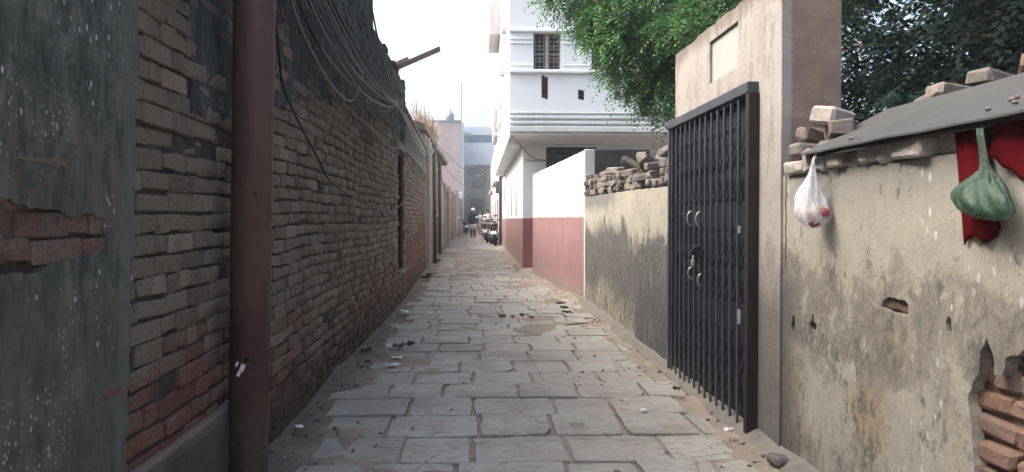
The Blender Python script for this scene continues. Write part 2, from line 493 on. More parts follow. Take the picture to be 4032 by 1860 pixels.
def plastic(name, col, clear, rough=.45):
    m = Mat(name)
    n = m.noise(26, 6, .7, dist=2.5, st=(1, 1, .45))
    nrm = m.bump(n, .6, .008)
    d = m.n('ShaderNodeBsdfDiffuse'); m.set(d.inputs[0], col); m.set(d.inputs['Normal'], nrm)
    t = m.n('ShaderNodeBsdfTranslucent'); m.set(t.inputs[0], col); m.set(t.inputs['Normal'], nrm)
    g = m.n('ShaderNodeBsdfGlossy'); m.set(g.inputs[0], (.8, .8, .8)); g.inputs['Roughness'].default_value = rough; m.set(g.inputs['Normal'], nrm)
    tr = m.n('ShaderNodeBsdfTransparent')
    a = m.n('ShaderNodeMixShader'); a.inputs[0].default_value = .45
    m.t.links.new(d.outputs[0], a.inputs[1]); m.t.links.new(t.outputs[0], a.inputs[2])
    b = m.n('ShaderNodeMixShader'); b.inputs[0].default_value = .07
    m.t.links.new(a.outputs[0], b.inputs[1]); m.t.links.new(g.outputs[0], b.inputs[2])
    k = m.n('ShaderNodeMixShader')
    m.set(k.inputs[0], m.math('MULTIPLY_ADD', m.step(n, .35, .65), clear * .7, clear * .6))
    m.t.links.new(b.outputs[0], k.inputs[1]); m.t.links.new(tr.outputs[0], k.inputs[2])
    m.t.links.new(k.outputs[0], m.out.inputs[0])
    return m.m
M['bag_white'] = plastic('thin_white_plastic', (.82, .85, .90), .42)
M['bag_green'] = plastic('thin_green_plastic', (.060, .150, .098), .42)
M['onion'] = simple('onion_skin', (.26, .075, .075), .5, 8, .35)
M['onion_pale'] = simple('pale_onion_skin', (.42, .27, .17), .5, 8, .3)
M['cable_grey'] = simple('grey_cable', (.095, .10, .105), .6, 8, .2)
M['cable_black'] = simple('black_cable', (.020, .021, .024), .6, 8, .2)
M['cable_pale'] = simple('pale_cable', (.17, .172, .175), .6, 8, .2)

def leafmat(name, a, b, yel=None, ro=.45, sp=.4):
    m = Mat(name)
    at = m.n('ShaderNodeAttribute'); at.attribute_name = 'rnd'
    st = [(0, a), (.6, b), (.93, tuple(k * 1.35 for k in b))]
    st.append((1, yel or b))
    c = m.ramp(at.outputs['Fac'], st)
    bs = m.n('ShaderNodeBsdfPrincipled')
    m.set(bs.inputs['Base Color'], c); bs.inputs['Roughness'].default_value = ro
    bs.inputs['Specular IOR Level'].default_value = sp
    tl = m.n('ShaderNodeBsdfTranslucent'); m.set(tl.inputs[0], c)
    k = m.n('ShaderNodeMixShader'); k.inputs[0].default_value = .35
    m.t.links.new(bs.outputs[0], k.inputs[1]); m.t.links.new(tl.outputs[0], k.inputs[2])
    m.t.links.new(k.outputs[0], m.out.inputs[0])
    return m.m
M['leaf_green'] = leafmat('neem_leaf', (.038, .105, .038), (.088, .215, .072), (.30, .31, .09))
M['leaf_dark'] = leafmat('dark_leaf', (.004, .012, .009), (.009, .024, .018), (.05, .075, .065), .75, .12)
M['bark'] = simple('grey_bark', (.11, .085, .065), .95, 16, .4, st=(3, 3, .7), bump=.9, bd=.02)
M['dry'] = leafmat('dry_grass', (.13, .10, .075), (.22, .175, .13))

M['tyre'] = simple('tyre_rubber', (.018, .018, .019), .85, 40, .3)
M['bike_black'] = simple('black_bike_paint', (.02, .021, .024), .5, 10, .3, spec=.2)
M['bike_blue'] = simple('blue_black_bike_paint', (.022, .034, .06), .5, 10, .3, spec=.2)
M['bike_red'] = simple('dark_red_bike_paint', (.035, .012, .014), .5, 10, .2, spec=.2)
M['seat'] = simple('black_seat_vinyl', (.022, .022, .023), .6, 30, .2)
M['plate'] = simple('white_plate', (.80, .80, .78), .5, 20, .04)
M['tail_red'] = simple('red_lamp_lens', (.10, .008, .010), .25, 20, .1, spec=.5)
M['mirror'] = simple('mirror_glass', (.75, .78, .80), .08, 20, .03, metal=1)
M['skin'] = simple('skin', (.20, .105, .068), .6, 12, .1)
M['hair'] = simple('black_hair', (.012, .011, .010), .6, 40, .3)
M['navy'] = cloth('navy_jacket_cloth', (.018, .026, .045))
M['paleblue'] = cloth('pale_blue_cloth', (.42, .50, .58))
M['charcoal'] = cloth('charcoal_cloth', (.045, .045, .05))
M['beige'] = cloth('beige_cloth', (.44, .36, .28))
M['white_cloth'] = cloth('white_cloth', (.74, .75, .76))
M['sandal'] = simple('sandal_leather', (.05, .035, .028), .7, 20, .2)
M['paper'] = simple('dirty_white_paper', (.68, .68, .66), .85, 18, .15)
M['poly_black'] = simple('black_polythene', (.015, .015, .017), .4, 18, .3)
M['poly_teal'] = simple('pale_teal_polythene', (.45, .55, .54), .5, 18, .15)
M['dead_leaf'] = simple('dead_leaf', (.035, .025, .018), .9, 18, .4)
M['twig'] = simple('dry_twig', (.12, .075, .052), .9, 18, .4)
M['pinkbrick'] = None
m = Mat('far_pink_brick_wall')
n1 = m.noise(.5, 5, .6)
c = m.ramp(n1, [(.3, (.28, .225, .22)), (.7, (.36, .30, .295))])
M['pinkbrick'] = m.bsdf(c, .9, m.bump(m.noise(4, 5), .4, .03), 0, .2)
M['far_white'] = simple('far_bluish_white_wall', (.42, .50, .56), .8, .8, .12)
M['far_teal'] = simple('far_teal_band', (.06, .17, .22), .8, .8, .12)
M['far_haze_blue'] = simple('far_haze_blue_wall', (.085, .130, .170), .9, .8, .2)  # haze blue and the gateway's overhang shade put into the colour
M['far_dark'] = simple('far_dark_opening', (.005, .012, .024), .9, .8, .2)
M['tank'] = simple('blue_grey_tank', (.20, .26, .33), .6, 2, .1)
M['left_plaster'] = painted('pale_old_plaster', (.29, .262, .235), (.12, .105, .092), .9)
M['left_grey'] = painted('grey_old_plaster', (.20, .19, .178), (.095, .088, .08), .85)
M['roof_edge'] = simple('dark_roof_edge', (.085, .072, .064), .95, 8, .4, bump=.6, bd=.02)
M['pinkhouse'] = painted('pale_pink_house_paint', (.50, .40, .385), (.34, .28, .27), .7)
M['grey_house'] = painted('grey_house_paint', (.44, .41, .42), (.28, .26, .27), .6)
M['white_box'] = simple('white_enamel_box', (.72, .74, .76), .5, 8, .06)

# ------------------------------------------------------------------ mesh helpers
OFF = {}

class MB:
    def __init__(s):
        s.v, s.f = [], []

    def box(s, a, b, jit=0):
        x0, y0, z0 = a
        x1, y1, z1 = b
        i = len(s.v)
        for p in ((x0, y0, z0), (x1, y0, z0), (x1, y1, z0), (x0, y1, z0), (x0, y0, z1), (x1, y0, z1), (x1, y1, z1), (x0, y1, z1)):
            s.v.append(tuple(c + (R.uniform(-jit, jit) if jit else 0) for c in p))
        for q in ((0, 3, 2, 1), (4, 5, 6, 7), (0, 1, 5, 4), (1, 2, 6, 5), (2, 3, 7, 6), (3, 0, 4, 7)):
            s.f.append(tuple(i + k for k in q))
        return s

    def obox(s, mat, dims):
        i = len(s.v)
        s.box(tuple(-d / 2 for d in dims), tuple(d / 2 for d in dims))
        for k in range(i, len(s.v)):
            s.v[k] = tuple(mat @ Vector(s.v[k]))
        return s

    def bar(s, a, b, w, h, up=(0, 0, 1)):
        a, b = Vector(a), Vector(b)
        d = (b - a)
        L = d.length
        d.normalize()
        u = Vector(up)
        if abs(d.dot(u)) > .99:
            u = Vector((1, 0, 0))
        sx = d.cross(u).normalized()
        uz = sx.cross(d)
        mt = Matrix((sx, d, uz)).transposed().to_4x4()
        mt.translation = (a + b) / 2
        return s.obox(mt, (w, L, h))

    def tube(s, pts, r, n=8, cap=True):
        pts = [Vector(p) for p in pts]
        rs = r if isinstance(r, (list, tuple)) else [r] * len(pts)
        i0 = len(s.v)
        prev = None
        for k, p in enumerate(pts):
            if k == 0:
                d = pts[1] - p
            elif k == len(pts) - 1:
                d = p - pts[k - 1]
            else:
                d = pts[k + 1] - pts[k - 1]
            d.normalize()
            if prev is None:
                prev = d.orthogonal().normalized()
            a = (prev - d * prev.dot(d)).normalized()
            prev = a
            b = d.cross(a)
            for j in range(n):
                t = 2 * math.pi * j / n
                s.v.append(tuple(p + (a * math.cos(t) + b * math.sin(t)) * rs[k]))
        for k in range(len(pts) - 1):
            for j in range(n):
                s.f.append((i0 + k * n + j, i0 + k * n + (j + 1) % n, i0 + (k + 1) * n + (j + 1) % n, i0 + (k + 1) * n + j))
        if cap:
            s.f.append(tuple(i0 + j for j in reversed(range(n))))
            s.f.append(tuple(i0 + (len(pts) - 1) * n + j for j in range(n)))
        return s

    def rings(s, rings, cap=True, closed=True):
        """loft equal-sized point loops"""
        i0 = len(s.v)
        n = len(rings[0])
        for rg in rings:
            s.v += [tuple(p) for p in rg]
        for k in range(len(rings) - 1):
            for j in range(n if closed else n - 1):
                s.f.append((i0 + k * n + j, i0 + k * n + (j + 1) % n, i0 + (k + 1) * n + (j + 1) % n, i0 + (k + 1) * n + j))
        if cap and closed:
            s.f.append(tuple(i0 + j for j in reversed(range(n))))
            s.f.append(tuple(i0 + (len(rings) - 1) * n + j for j in range(n)))
        return s

    def ball(s, c, r, n=10, m=7):
        rx, ry, rz = r if isinstance(r, (tuple, list)) else (r, r, r)
        rg = []
        for k in range(m + 1):
            t = math.pi * (k + .02) / (m + .04)
            rg.append([(c[0] + rx * math.sin(t) * math.cos(2 * math.pi * j / n), c[1] + ry * math.sin(t) * math.sin(2 * math.pi * j / n), c[2] - rz * math.cos(t)) for j in range(n)])
        return s.rings(rg)

    def torus(s, c, axis, R0, r, n=20, m=8):
        ax = Vector(axis).normalized()
        a = ax.orthogonal().normalized()
        b = ax.cross(a)
        c = Vector(c)
        i0 = len(s.v)
        for k in range(n):
            t = 2 * math.pi * k / n
            d = a * math.cos(t) + b * math.sin(t)
            for j in range(m):
                u = 2 * math.pi * j / m
                s.v.append(tuple(c + d * (R0 + r * math.cos(u)) + ax * r * math.sin(u)))
        for k in range(n):
            for j in range(m):
                s.f.append((i0 + k * m + j, i0 + ((k + 1) % n) * m + j, i0 + ((k + 1) % n) * m + (j + 1) % m, i0 + k * m + (j + 1) % m))
        return s

    def prism(s, poly, fn0, fn1):
        """poly 2D, fn0/fn1 map (u,v) to the two end faces"""
        i = len(s.v)
        n = len(poly)
        s.v += [tuple(fn0(*p)) for p in poly] + [tuple(fn1(*p)) for p in poly]
        s.f.append(tuple(i + k for k in range(n)))
        s.f.append(tuple(i + n + k for k in reversed(range(n))))
        for k in range(n):
            s.f.append((i + k, i + n + k, i + n + (k + 1) % n, i + (k + 1) % n))
        return s


def link(o, parent=None):
    COL.objects.link(o)
    if parent is not None:
        o.parent = parent
    return o


def obj(name, mb, mat, parent=None, smooth=False, bevel=0, kind=None, loc=None):
    """one mesh object; with a parent the world coordinates are taken relative to the parent's base"""
    off = Vector(OFF.get(parent.name, (0, 0, 0))) if parent is not None else Vector((0, 0, 0))
    if loc is not None:
        off = off + Vector(loc)
    me = bpy.data.meshes.new(name)
    me.from_pydata([tuple(Vector(v) - off) for v in mb.v], [], mb.f)
    bm = bmesh.new()
    bm.from_mesh(me)
    bmesh.ops.recalc_face_normals(bm, faces=bm.faces)
    if bevel:
        es = [e for e in bm.edges if e.is_manifold and e.calc_face_angle(0) > .6]
        bmesh.ops.bevel(bm, geom=es, offset=bevel, segments=1, affect='EDGES', clamp_overlap=True)
    bm.to_mesh(me)
    bm.free()
    if smooth:
        for p in me.polygons:
            p.use_smooth = True
    me.materials.append(mat)
    o = bpy.data.objects.new(name, me)
    link(o, parent)
    if parent is not None:
        OFF[o.name] = tuple(OFF.get(parent.name, (0, 0, 0)))
    if loc is not None:
        o.location = loc
        OFF[o.name] = tuple(Vector(OFF.get(o.name, (0, 0, 0))) + Vector(loc))
    if kind:
        o['kind'] = kind
    return o


def tag(o, label, cat, group=None):
    o['label'] = label
    o['category'] = cat
    if group:
        o['group'] = group
    return o


def thing(name, label, cat, loc=(0, 0, 0), group=None):
    o = bpy.data.objects.new(name, None)
    o.empty_display_size = .2
    COL.objects.link(o)
    o.location = loc
    OFF[o.name] = tuple(loc)
    return tag(o, label, cat, group)


def copy_tree(o, parent=None):
    c = o.copy()
    COL.objects.link(c)
    if parent is not None:
        c.parent = parent
    for ch in list(o.children):
        copy_tree(ch, c)
    return c


def panel(outer, holes, fn, thick):
    """wall skin with openings: fn(u,v,w) maps outline coordinates and depth w to world; real edges all round every opening"""
    mb = MB()
    loops = [list(outer)] + [list(h) for h in holes]
    tri = tessellate_polygon([[Vector((p[0], p[1], 0)) for p in lp] for lp in loops])
    flat = [p for lp in loops for p in lp]
    mb.v += [tuple(fn(p[0], p[1], 0)) for p in flat]
    mb.f += [tuple(t) for t in tri]
    n = len(flat)
    mb.v += [tuple(fn(p[0], p[1], thick)) for p in flat]
    i = 0
    for lp in loops:
        L = len(lp)
        for k in range(L):
            a, b = i + k, i + (k + 1) % L
            mb.f.append((a, b, n + b, n + a))
        i += L
    return mb


def rough_line(a, b, step=.05, amp=.006):
    a, b = Vector(a), Vector(b)
    n = max(1, int((b - a).length / step))
    d = (b - a).normalized()
    nrm = Vector((-d.y, d.x))
    return [tuple(a + (b - a) * k / n + nrm * (R.uniform(-amp, amp) if k else 0)) for k in range(n)]


def rough_poly(pts, step=.05, amp=.006):
    out = []
    for k in range(len(pts)):
        out += rough_line(pts[k], pts[(k + 1) % len(pts)], step, amp)
    return out


def rect(u0, v0, u1, v1):
    return [(u0, v0), (u1, v0), (u1, v1), (u0, v1)]

# brick and stone variants: a worn block with chipped edges, 44 triangles
def block_mesh(name, dims, bev, jit, mat, seed):
    rr = random.Random(seed)
    bm = bmesh.new()
    bmesh.ops.create_cube(bm, size=1)
    for v in bm.verts:
        v.co = Vector((v.co.x * dims[0], v.co.y * dims[1], v.co.z * dims[2])) + Vector([rr.uniform(-jit, jit) for _ in range(3)])
    bmesh.ops.bevel(bm, geom=list(bm.edges), offset=bev, segments=1, affect='EDGES', clamp_overlap=True)
    for v in bm.verts:
        v.co += Vector([rr.uniform(-jit, jit) * .6 for _ in range(3)])
    me = bpy.data.meshes.new(name)
    bm.to_mesh(me)
    bm.free()
    me.materials.append(mat)
    return me


def mesh_part(name, me, parent, world, rot=None, scale=None):
    o = bpy.data.objects.new(name, me)
    COL.objects.link(o)
    o.parent = parent
    o.location = Vector(world) - Vector(OFF[parent.name])
    if rot:
        o.rotation_euler = rot
    if scale:
        o.scale = scale
    return o


def merged(name, items, mat, parent=None, kind='stuff'):
    """join many placed blocks into one mesh; items = (mesh, matrix)"""
    off = Vector(OFF.get(parent.name, (0, 0, 0))) if parent is not None else Vector((0, 0, 0))
    vs, loops, sizes, rnd = [], [], [], []
    base = 0
    cache = {}
    for me, mt in items:
        if me.name not in cache:
            co = np.empty(len(me.vertices) * 3)
            me.vertices.foreach_get('co', co)
            cache[me.name] = (co.reshape(-1, 3), [list(p.vertices) for p in me.polygons])
        co, pol = cache[me.name]
        A = np.array(mt)
        w = co @ A[:3, :3].T + A[:3, 3] - np.array(off)
        vs.append(w)
        for p in pol:
            loops += [base + k for k in p]
            sizes.append(len(p))
        rnd.append(np.full(len(co), R.random()))
        base += len(co)
    return raw_mesh(name, np.concatenate(vs), loops, sizes, mat, parent, np.concatenate(rnd), kind)


def raw_mesh(name, co, loops, sizes, mat, parent=None, rnd=None, kind=None):
    me = bpy.data.meshes.new(name)
    co = np.asarray(co, dtype=np.float32)
    me.vertices.add(len(co))
    me.vertices.foreach_set('co', co.ravel())
    loops = np.asarray(loops, dtype=np.int32)
    sizes = np.asarray(sizes, dtype=np.int32)
    me.loops.add(len(loops))
    me.loops.foreach_set('vertex_index', loops)
    me.polygons.add(len(sizes))
    st = np.zeros(len(sizes), dtype=np.int32)
    st[1:] = np.cumsum(sizes)[:-1]
    me.polygons.foreach_set('loop_start', st)
    me.update(calc_edges=True)
    me.validate()
    if rnd is not None:
        a = me.attributes.new('rnd', 'FLOAT', 'POINT')
        a.data.foreach_set('value', np.asarray(rnd, dtype=np.float32))
    me.materials.append(mat)
    o = bpy.data.objects.new(name, me)
    link(o, parent)
    if kind:
        o['kind'] = kind
    return o


def loc_rot_scale(p, e=(0, 0, 0), s=(1, 1, 1)):
    return Matrix.LocRotScale(Vector(p), Euler(e), Vector(s))


def vnoise(x, y, seed=0):
    """cheap smooth noise on numpy arrays"""
    o = 0
    for k, (f, a) in enumerate(((1.7, .5), (3.9, .3), (8.3, .2))):
        o = o + a * np.sin(f * x + seed + 1.3 * np.sin(f * .7 * y + k + seed)) * np.sin(f * .9 * y + 2.1 * k + 1.1 * np.sin(f * .8 * x + seed * .5))
    return o

# ------------------------------------------------------------------ ground and paving
WL = -1.09      # face of the left brick wall
WR = 1.51       # face of the right walls


def left_x(y):
    return WL if y < 11 else max(-1.75, WL - (y - 11) * .0225)


def right_x(y):
    if y < 11:
        return WR
    if y < 16.6:
        return WR - (y - 11) * (.355 / 5.6)
    return 1.0


def ground_height(X, Y):
    h = -.010 + .009 * vnoise(X * 2, Y * 2, 1) + np.clip(vnoise(X * 1.1, Y * .8, 4) - .16, 0, 1) * .070
    lo = np.where(Y < 11, WL, WL - np.clip(Y - 11, 0, 30) * .0225)
    hi = np.where(Y < 11, WR, np.where(Y < 16.6, WR - (Y - 11) * .0634, 1.0))
    h = h + np.clip(.30 - (X - lo), 0, .30) * .10 + np.clip(.26 - (hi - X), 0, .26) * .16
    h = h + .005 * vnoise(X * 9, Y * 9, 2)
    return h


def sheet(name, xs, ys, hfn, mat):
    X, Y = np.meshgrid(np.array(xs), np.array(ys))
    Z = hfn(X, Y)
    co = np.stack([X, Y, Z], -1).reshape(-1, 3)
    nx, ny = len(xs), len(ys)
    i = np.arange(ny - 1)[:, None] * nx + np.arange(nx - 1)[None, :]
    q = np.stack([i, i + 1, i + nx + 1, i + nx], -1).reshape(-1)
    o = raw_mesh(name, co, q, [4] * ((nx - 1) * (ny - 1)), mat, kind='structure')
    for p in o.data.polygons:
        p.use_smooth = True
    return o

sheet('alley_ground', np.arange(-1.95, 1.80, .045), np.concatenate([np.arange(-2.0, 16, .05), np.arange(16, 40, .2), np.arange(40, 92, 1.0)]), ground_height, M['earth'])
g = MB()
g.box((-45, -20, -.35), (45, 120, -.09))
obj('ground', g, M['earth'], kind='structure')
pad = MB()
pad.box((1.78, -2, -.088), (14, 34, -.01))
obj('yard_ground', pad, M['earth'], kind='structure')

slab_meshes = [block_mesh('paving_slab', (1, 1, 1), .0, .0, M['slab'], 100)]
def slab_mesh(seed, L, W):
    rr = random.Random(seed)
    bm = bmesh.new()
    n = 3
    pts = []
    cs = [(-.5, -.5), (.5, -.5), (.5, .5), (-.5, .5)]
    for k in range(4):
        a, b = cs[k], cs[(k + 1) % 4]
        for j in range(n):
            t = j / n
            x = (a[0] + (b[0] - a[0]) * t) * L + rr.uniform(-.009, .009)
            y = (a[1] + (b[1] - a[1]) * t) * W + rr.uniform(-.009, .009)
            if j == 0 and rr.random() < .22:
                x *= rr.uniform(.84, .95)
                y *= rr.uniform(.84, .95)
            pts.append((x, y))
    top = [bm.verts.new((x * .985, y * .98, rr.uniform(-.0015, .0015))) for x, y in pts]
    mid = [bm.verts.new((x, y, -.006)) for x, y in pts]
    bot = [bm.verts.new((x * 1.0, y * 1.0, -.055)) for x, y in pts]
    bm.faces.new(top)
    N = len(pts)
    for k in range(N):
        bm.faces.new((top[k], mid[k], mid[(k + 1) % N], top[(k + 1) % N]))
        bm.faces.new((mid[k], bot[k], bot[(k + 1) % N], mid[(k + 1) % N]))
    bmesh.ops.recalc_face_normals(bm, faces=bm.faces)
    me = bpy.data.meshes.new('paving_slab')
    bm.to_mesh(me)
    bm.free()
    me.materials.append(M['slab'])
    return me

SL = [slab_mesh(300 + k, .425, .445) for k in range(10)]
paving = bpy.data.objects.new('paving', None)
COL.objects.link(paving)
paving['kind'] = 'structure'
OFF['paving'] = (0, 0, 0)
y = 1.92
far_slabs = []
row = 0
while y < 48:
    w = .455 + R.uniform(-.022, .022)
    lo, hi = left_x(y) + .10 + R.uniform(-.04, .14), right_x(y) - .12 + R.uniform(-.12, .06)
    x = lo + R.uniform(-.1, .16)
    while x < hi - .15:
        L = R.choice((.36, .41, .43, .45, .50)) + R.uniform(-.02, .02)
        L = min(L, hi - x + .1)
        me = R.choice(SL)
        p = (x + L / 2, y + w / 2, .004 + R.uniform(-.006, .009))
        e = (R.gauss(0, .012), R.gauss(0, .008), R.gauss(0, .012) + (math.pi if R.random() < .5 else 0))
        s = (L / .425 - .05, w / .445 * R.uniform(.955, .985), 1)
        if y < 15.5:
            mesh_part('paving_slab', me, paving, p, e, s)
        else:
            far_slabs.append((me, loc_rot_scale(p, e, s)))
        x += L
    y += w
    row += 1
merged('far_paving_slabs', far_slabs, M['slab'], paving)

# low cement fillet along the foot of the right walls
k = MB()
prof = [(0, -.06), (-.12, -.06), (-.11, .015), (-.05, .055), (0, .075)]
rings = []
for yy in np.arange(1.0, 11.1, .25):
    j = R.uniform(-.012, .012)
    rings.append([(WR + .01 + (a * (1 + j * 6)), yy, b + (j if b > 0 else 0)) for a, b in prof])
k.rings(rings)
obj('wall_foot_fillet', k, M['cement'], kind='structure')

# ------------------------------------------------------------------ left brick wall
BR = [block_mesh('brick', (.225, .10, .060), .0045, .0042, M['brick'], k) for k in range(9)]      # local x = along wall
HD = [block_mesh('brick', (.106, .10, .060), .0045, .0042, M['brick'], 20 + k) for k in range(9)]
QUAR = math.pi / 2

wallL = thing('brick_wall', 'tall dark weathered brick wall along the left side of the alley behind the rusty pole', 'wall', (WL, 2, 0))
core = MB()
core.box((-1.42, .6, -.1), (WL - .013, 2.445, 3.62))
core.box((-1.42, 2.445, -.1), (WL - .013, 2.525, 1.236))
core.box((-1.42, 2.445, 1.312), (WL - .013, 2.525, 3.62))
core.box((-1.42, 2.445, 1.236), (WL - .16, 2.525, 1.312))
core.box((-1.42, 2.525, -.1), (WL - .013, 8.08, 3.62))
core.box((-1.42, 8.08, -.1), (WL - .013, 10.55, 3.19))
core.box((-1.42, 10.55, -.1), (WL - .022, 11.22, .48))
core.box((-1.42, 10.55, 2.14), (WL - .022, 11.22, 3.17))
core.box((-1.42, 11.22, -.1), (WL - .022, 11.55, 3.15))
obj('mortar_core', core, M['mortar'], wallL)

def wob(yy, z):
    return .010 * math.sin(yy * 1.25 + z * .8) + .005 * math.sin(yy * 3.7 + z * 2.1)

def half_view(yy):
    return yy

cands = []
kz = 0
z = .02
while z < 3.60:
    ch = .0715 + R.uniform(-.004, .004)
    yy = 1.2 + R.uniform(0, .2)
    deep = R.random() < .3
    while yy < 11.5:
        hd = R.random() < (.75 if kz % 3 == 1 else .18)
        L = (.112 if hd else .232) * R.uniform(.93, 1.06)
        ym = yy + L / 2
        zt = 3.60 if ym < 8.06 else 3.20
        if ym > 8.06:
            zt += .05 * math.sin(ym * 5) + R.uniform(-.06, .05)
        skip = (10.50 < ym < 11.27 and .44 < z < 2.16) or z + ch > zt or R.random() < .008
        if ym < 3.42 and z < .36:
            skip = True
        if 2.34 < ym < 2.60 and 1.215 < z + ch / 2 < 1.325:
            skip = True
        if ym < 2.0:
            skip = skip or not (1.02 < z < 1.30)
        if not skip:
            out = R.uniform(-.005, .005) + (-.012 if R.random() < .05 else 0)
            hs = R.uniform(1.03, 1.15) if R.random() < (.38 if deep else .72) else R.uniform(.88, 1.01)
            mesh = R.choice(HD if hd else BR)
            base = .112 if hd else .232
            cands.append((ym, z + ch / 2, L, mesh, (WL - .05 + out, ym, z + ch / 2 + wob(ym, z) + R.uniform(-.003, .003)),
                          (R.gauss(0, .02), R.gauss(0, .018), QUAR + R.gauss(0, .012)), (L / base * R.uniform(.985, 1.02), 1, hs)))
        yy += L + R.uniform(-.002, .005)
    z += ch
    kz += 1

def in_view(c):
    yy, zz = c[0], c[1]
    if yy < 1.7:
        return False
    d = (zz - 1.2) / yy
    return -.345 < d < .300 and not (3.15 < yy < 3.9)
vis = sorted([c for c in cands if in_view(c)], key=lambda c: c[0])
parts, rest = vis[:298], vis[298:] + [c for c in cands if not in_view(c)]
for c in parts:
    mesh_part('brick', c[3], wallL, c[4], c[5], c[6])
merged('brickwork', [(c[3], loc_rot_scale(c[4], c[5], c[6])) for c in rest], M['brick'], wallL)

# plaster coat over the near end, broken away in a band that bares the bricks
fnL = lambda u, v, w: (WL + .008 - w, u, v)
hole = [(1.62, 1.06), (1.80, 1.072), (1.93, 1.066), (2.03, 1.09), (2.12, 1.088), (2.20, 1.098), (2.285, 1.10), (2.30, 1.135), (2.275, 1.165), (2.29, 1.20), (2.20, 1.212), (2.12, 1.202), (2.02, 1.222), (1.93, 1.225), (1.82, 1.245), (1.70, 1.25), (1.62, 1.25)]
hole = rough_poly(hole, .018, .005)
outl = rough_line((.6, -.05), (2.375, -.05), .05, .004) + rough_line((2.375, -.05), (2.40, .4), .03, .008) + rough_line((2.40, .4), (2.50, 1.45), .03, .010) + rough_line((2.50, 1.45), (2.56, 2.2), .03, .010) + rough_line((2.56, 2.2), (2.60, 3.6), .03, .008) + [(2.60, 3.6), (.6, 3.6)]
obj('plaster_coat', panel(outl, [hole], fnL, .034), M['moss_dark'], wallL)
pk = MB()
rg = []
for yy in np.arange(2.42, 3.5, .06):
    j = R.uniform(-.004, .004)
    rg.append([(WL - .03, yy, -.06), (WL + .050 + j, yy, -.06), (WL + .045 + j, yy, .37 + j), (WL + .02, yy, .405 + j), (WL - .03, yy, .405)])
pk.rings(rg)
obj('plinth', pk, M['plinth'], wallL)
sp_low = [(3.0, 1.60), (3.9, 1.72), (5.0, 1.98), (6.5, 2.16), (8.2, 2.26), (10.0, 2.36), (11.5, 2.42)]
lo_ = []
for q in range(len(sp_low) - 1):
    lo_ += rough_line(sp_low[q], sp_low[q + 1], .045, .035)
outl = lo_ + [(11.5, 2.42)] + rough_line((11.5, 3.12), (8.10, 3.17), .06, .02) + [(8.06, 3.17), (8.06, 3.58), (3.0, 3.58)]
obj('soot_plaster', panel(outl, [], lambda u, v, w: (WL + .0012 - w, u, v), .012), M['soot'], wallL)
# rendered band and lintel round the door
dr = obj('door', MB().box((WL - .16, 10.60, .50), (WL - .12, 11.17, 2.12)), M['door_wood'], wallL)
fr = MB()
fr.box((WL - .14, 10.552, .482), (WL - .03, 10.60, 2.138))
fr.box((WL - .14, 11.17, .482), (WL - .03, 11.218, 2.138))
fr.box((WL - .14, 10.60, 2.09), (WL - .03, 11.17, 2.138))
obj('door_frame', fr, M['door_wood'], dr)
obj('door_plank', MB().box((WL - .119, 10.62, .52), (WL - .112, 10.78, 2.08)), M['door_wood'], dr)
obj('door_plank', MB().box((WL - .119, 10.80, .52), (WL - .112, 10.97, 2.08)), M['door_wood'], dr)
obj('door_plank', MB().box((WL - .119, 10.99, .52), (WL - .112, 11.15, 2.08)), M['door_wood'], dr)
obj('door_sill', MB().box((WL - .14, 10.50, .44), (WL + .03, 11.27, .480)), M['cement'], wallL, bevel=.008)
obj('lintel', MB().box((WL - .10, 10.36, 2.145), (WL + .012, 11.42, 2.26)), M['strip'], wallL, bevel=.008)

# redder brick stretch after the door
wall2 = thing('brick_wall', 'lower reddish brick wall just past the narrow dark doorway on the left', 'wall', (-1.2, 14.5, 0))
def l2(yy):
    return WL - .01 - (yy - 11.5) * .022
it = []
z = .02
while z < 2.66:
    yy = 11.56 + R.uniform(0, .1)
    while yy < 18.0:
        hd = R.random() < .4
        L = .112 if hd else .232
        if z < 2.2:
            it.append((R.choice(HD if hd else BR), loc_rot_scale((l2(yy + L / 2) - .05 + R.uniform(-.004, .004), yy + L / 2, z + .036), (0, R.gauss(0, .01), QUAR + .022), (1, 1, R.uniform(.95, 1.05)))))
        yy += L + .006
    z += .073
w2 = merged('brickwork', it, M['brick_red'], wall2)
w2.data.materials.clear(); w2.data.materials.append(M['brick_red'])
cb = MB()
cb.prism([(11.56, -.1), (18.1, -.1), (18.1, 2.80), (11.56, 2.86)], lambda u, v: (l2(u) - .02, u, v), lambda u, v: (l2(u) - .32, u, v))
obj('mortar_core', cb, M['mortar'], wall2)
cb = MB()
cb.prism([(11.56, 2.22), (18.1, 2.22), (18.1, 2.80), (14.8, 2.84), (11.56, 2.86)], lambda u, v: (l2(u) + .008, u, v), lambda u, v: (l2(u) - .018, u, v))
obj('plaster_band', cb, M['strip'], wall2)
cp = MB()
rg = []
for yy in np.arange(11.57, 18.2, .16):
    j = R.uniform(-.03, .03)
    rg.append([(l2(yy) - .30, yy, 2.80), (l2(yy) + .03, yy, 2.80), (l2(yy) + .02, yy, 2.87 + j), (l2(yy) - .10, yy, 2.93 + j * 1.3), (l2(yy) - .30, yy, 2.90)])
cp.rings(rg)
obj('broken_coping', cp, M['roof_edge'], wall2)

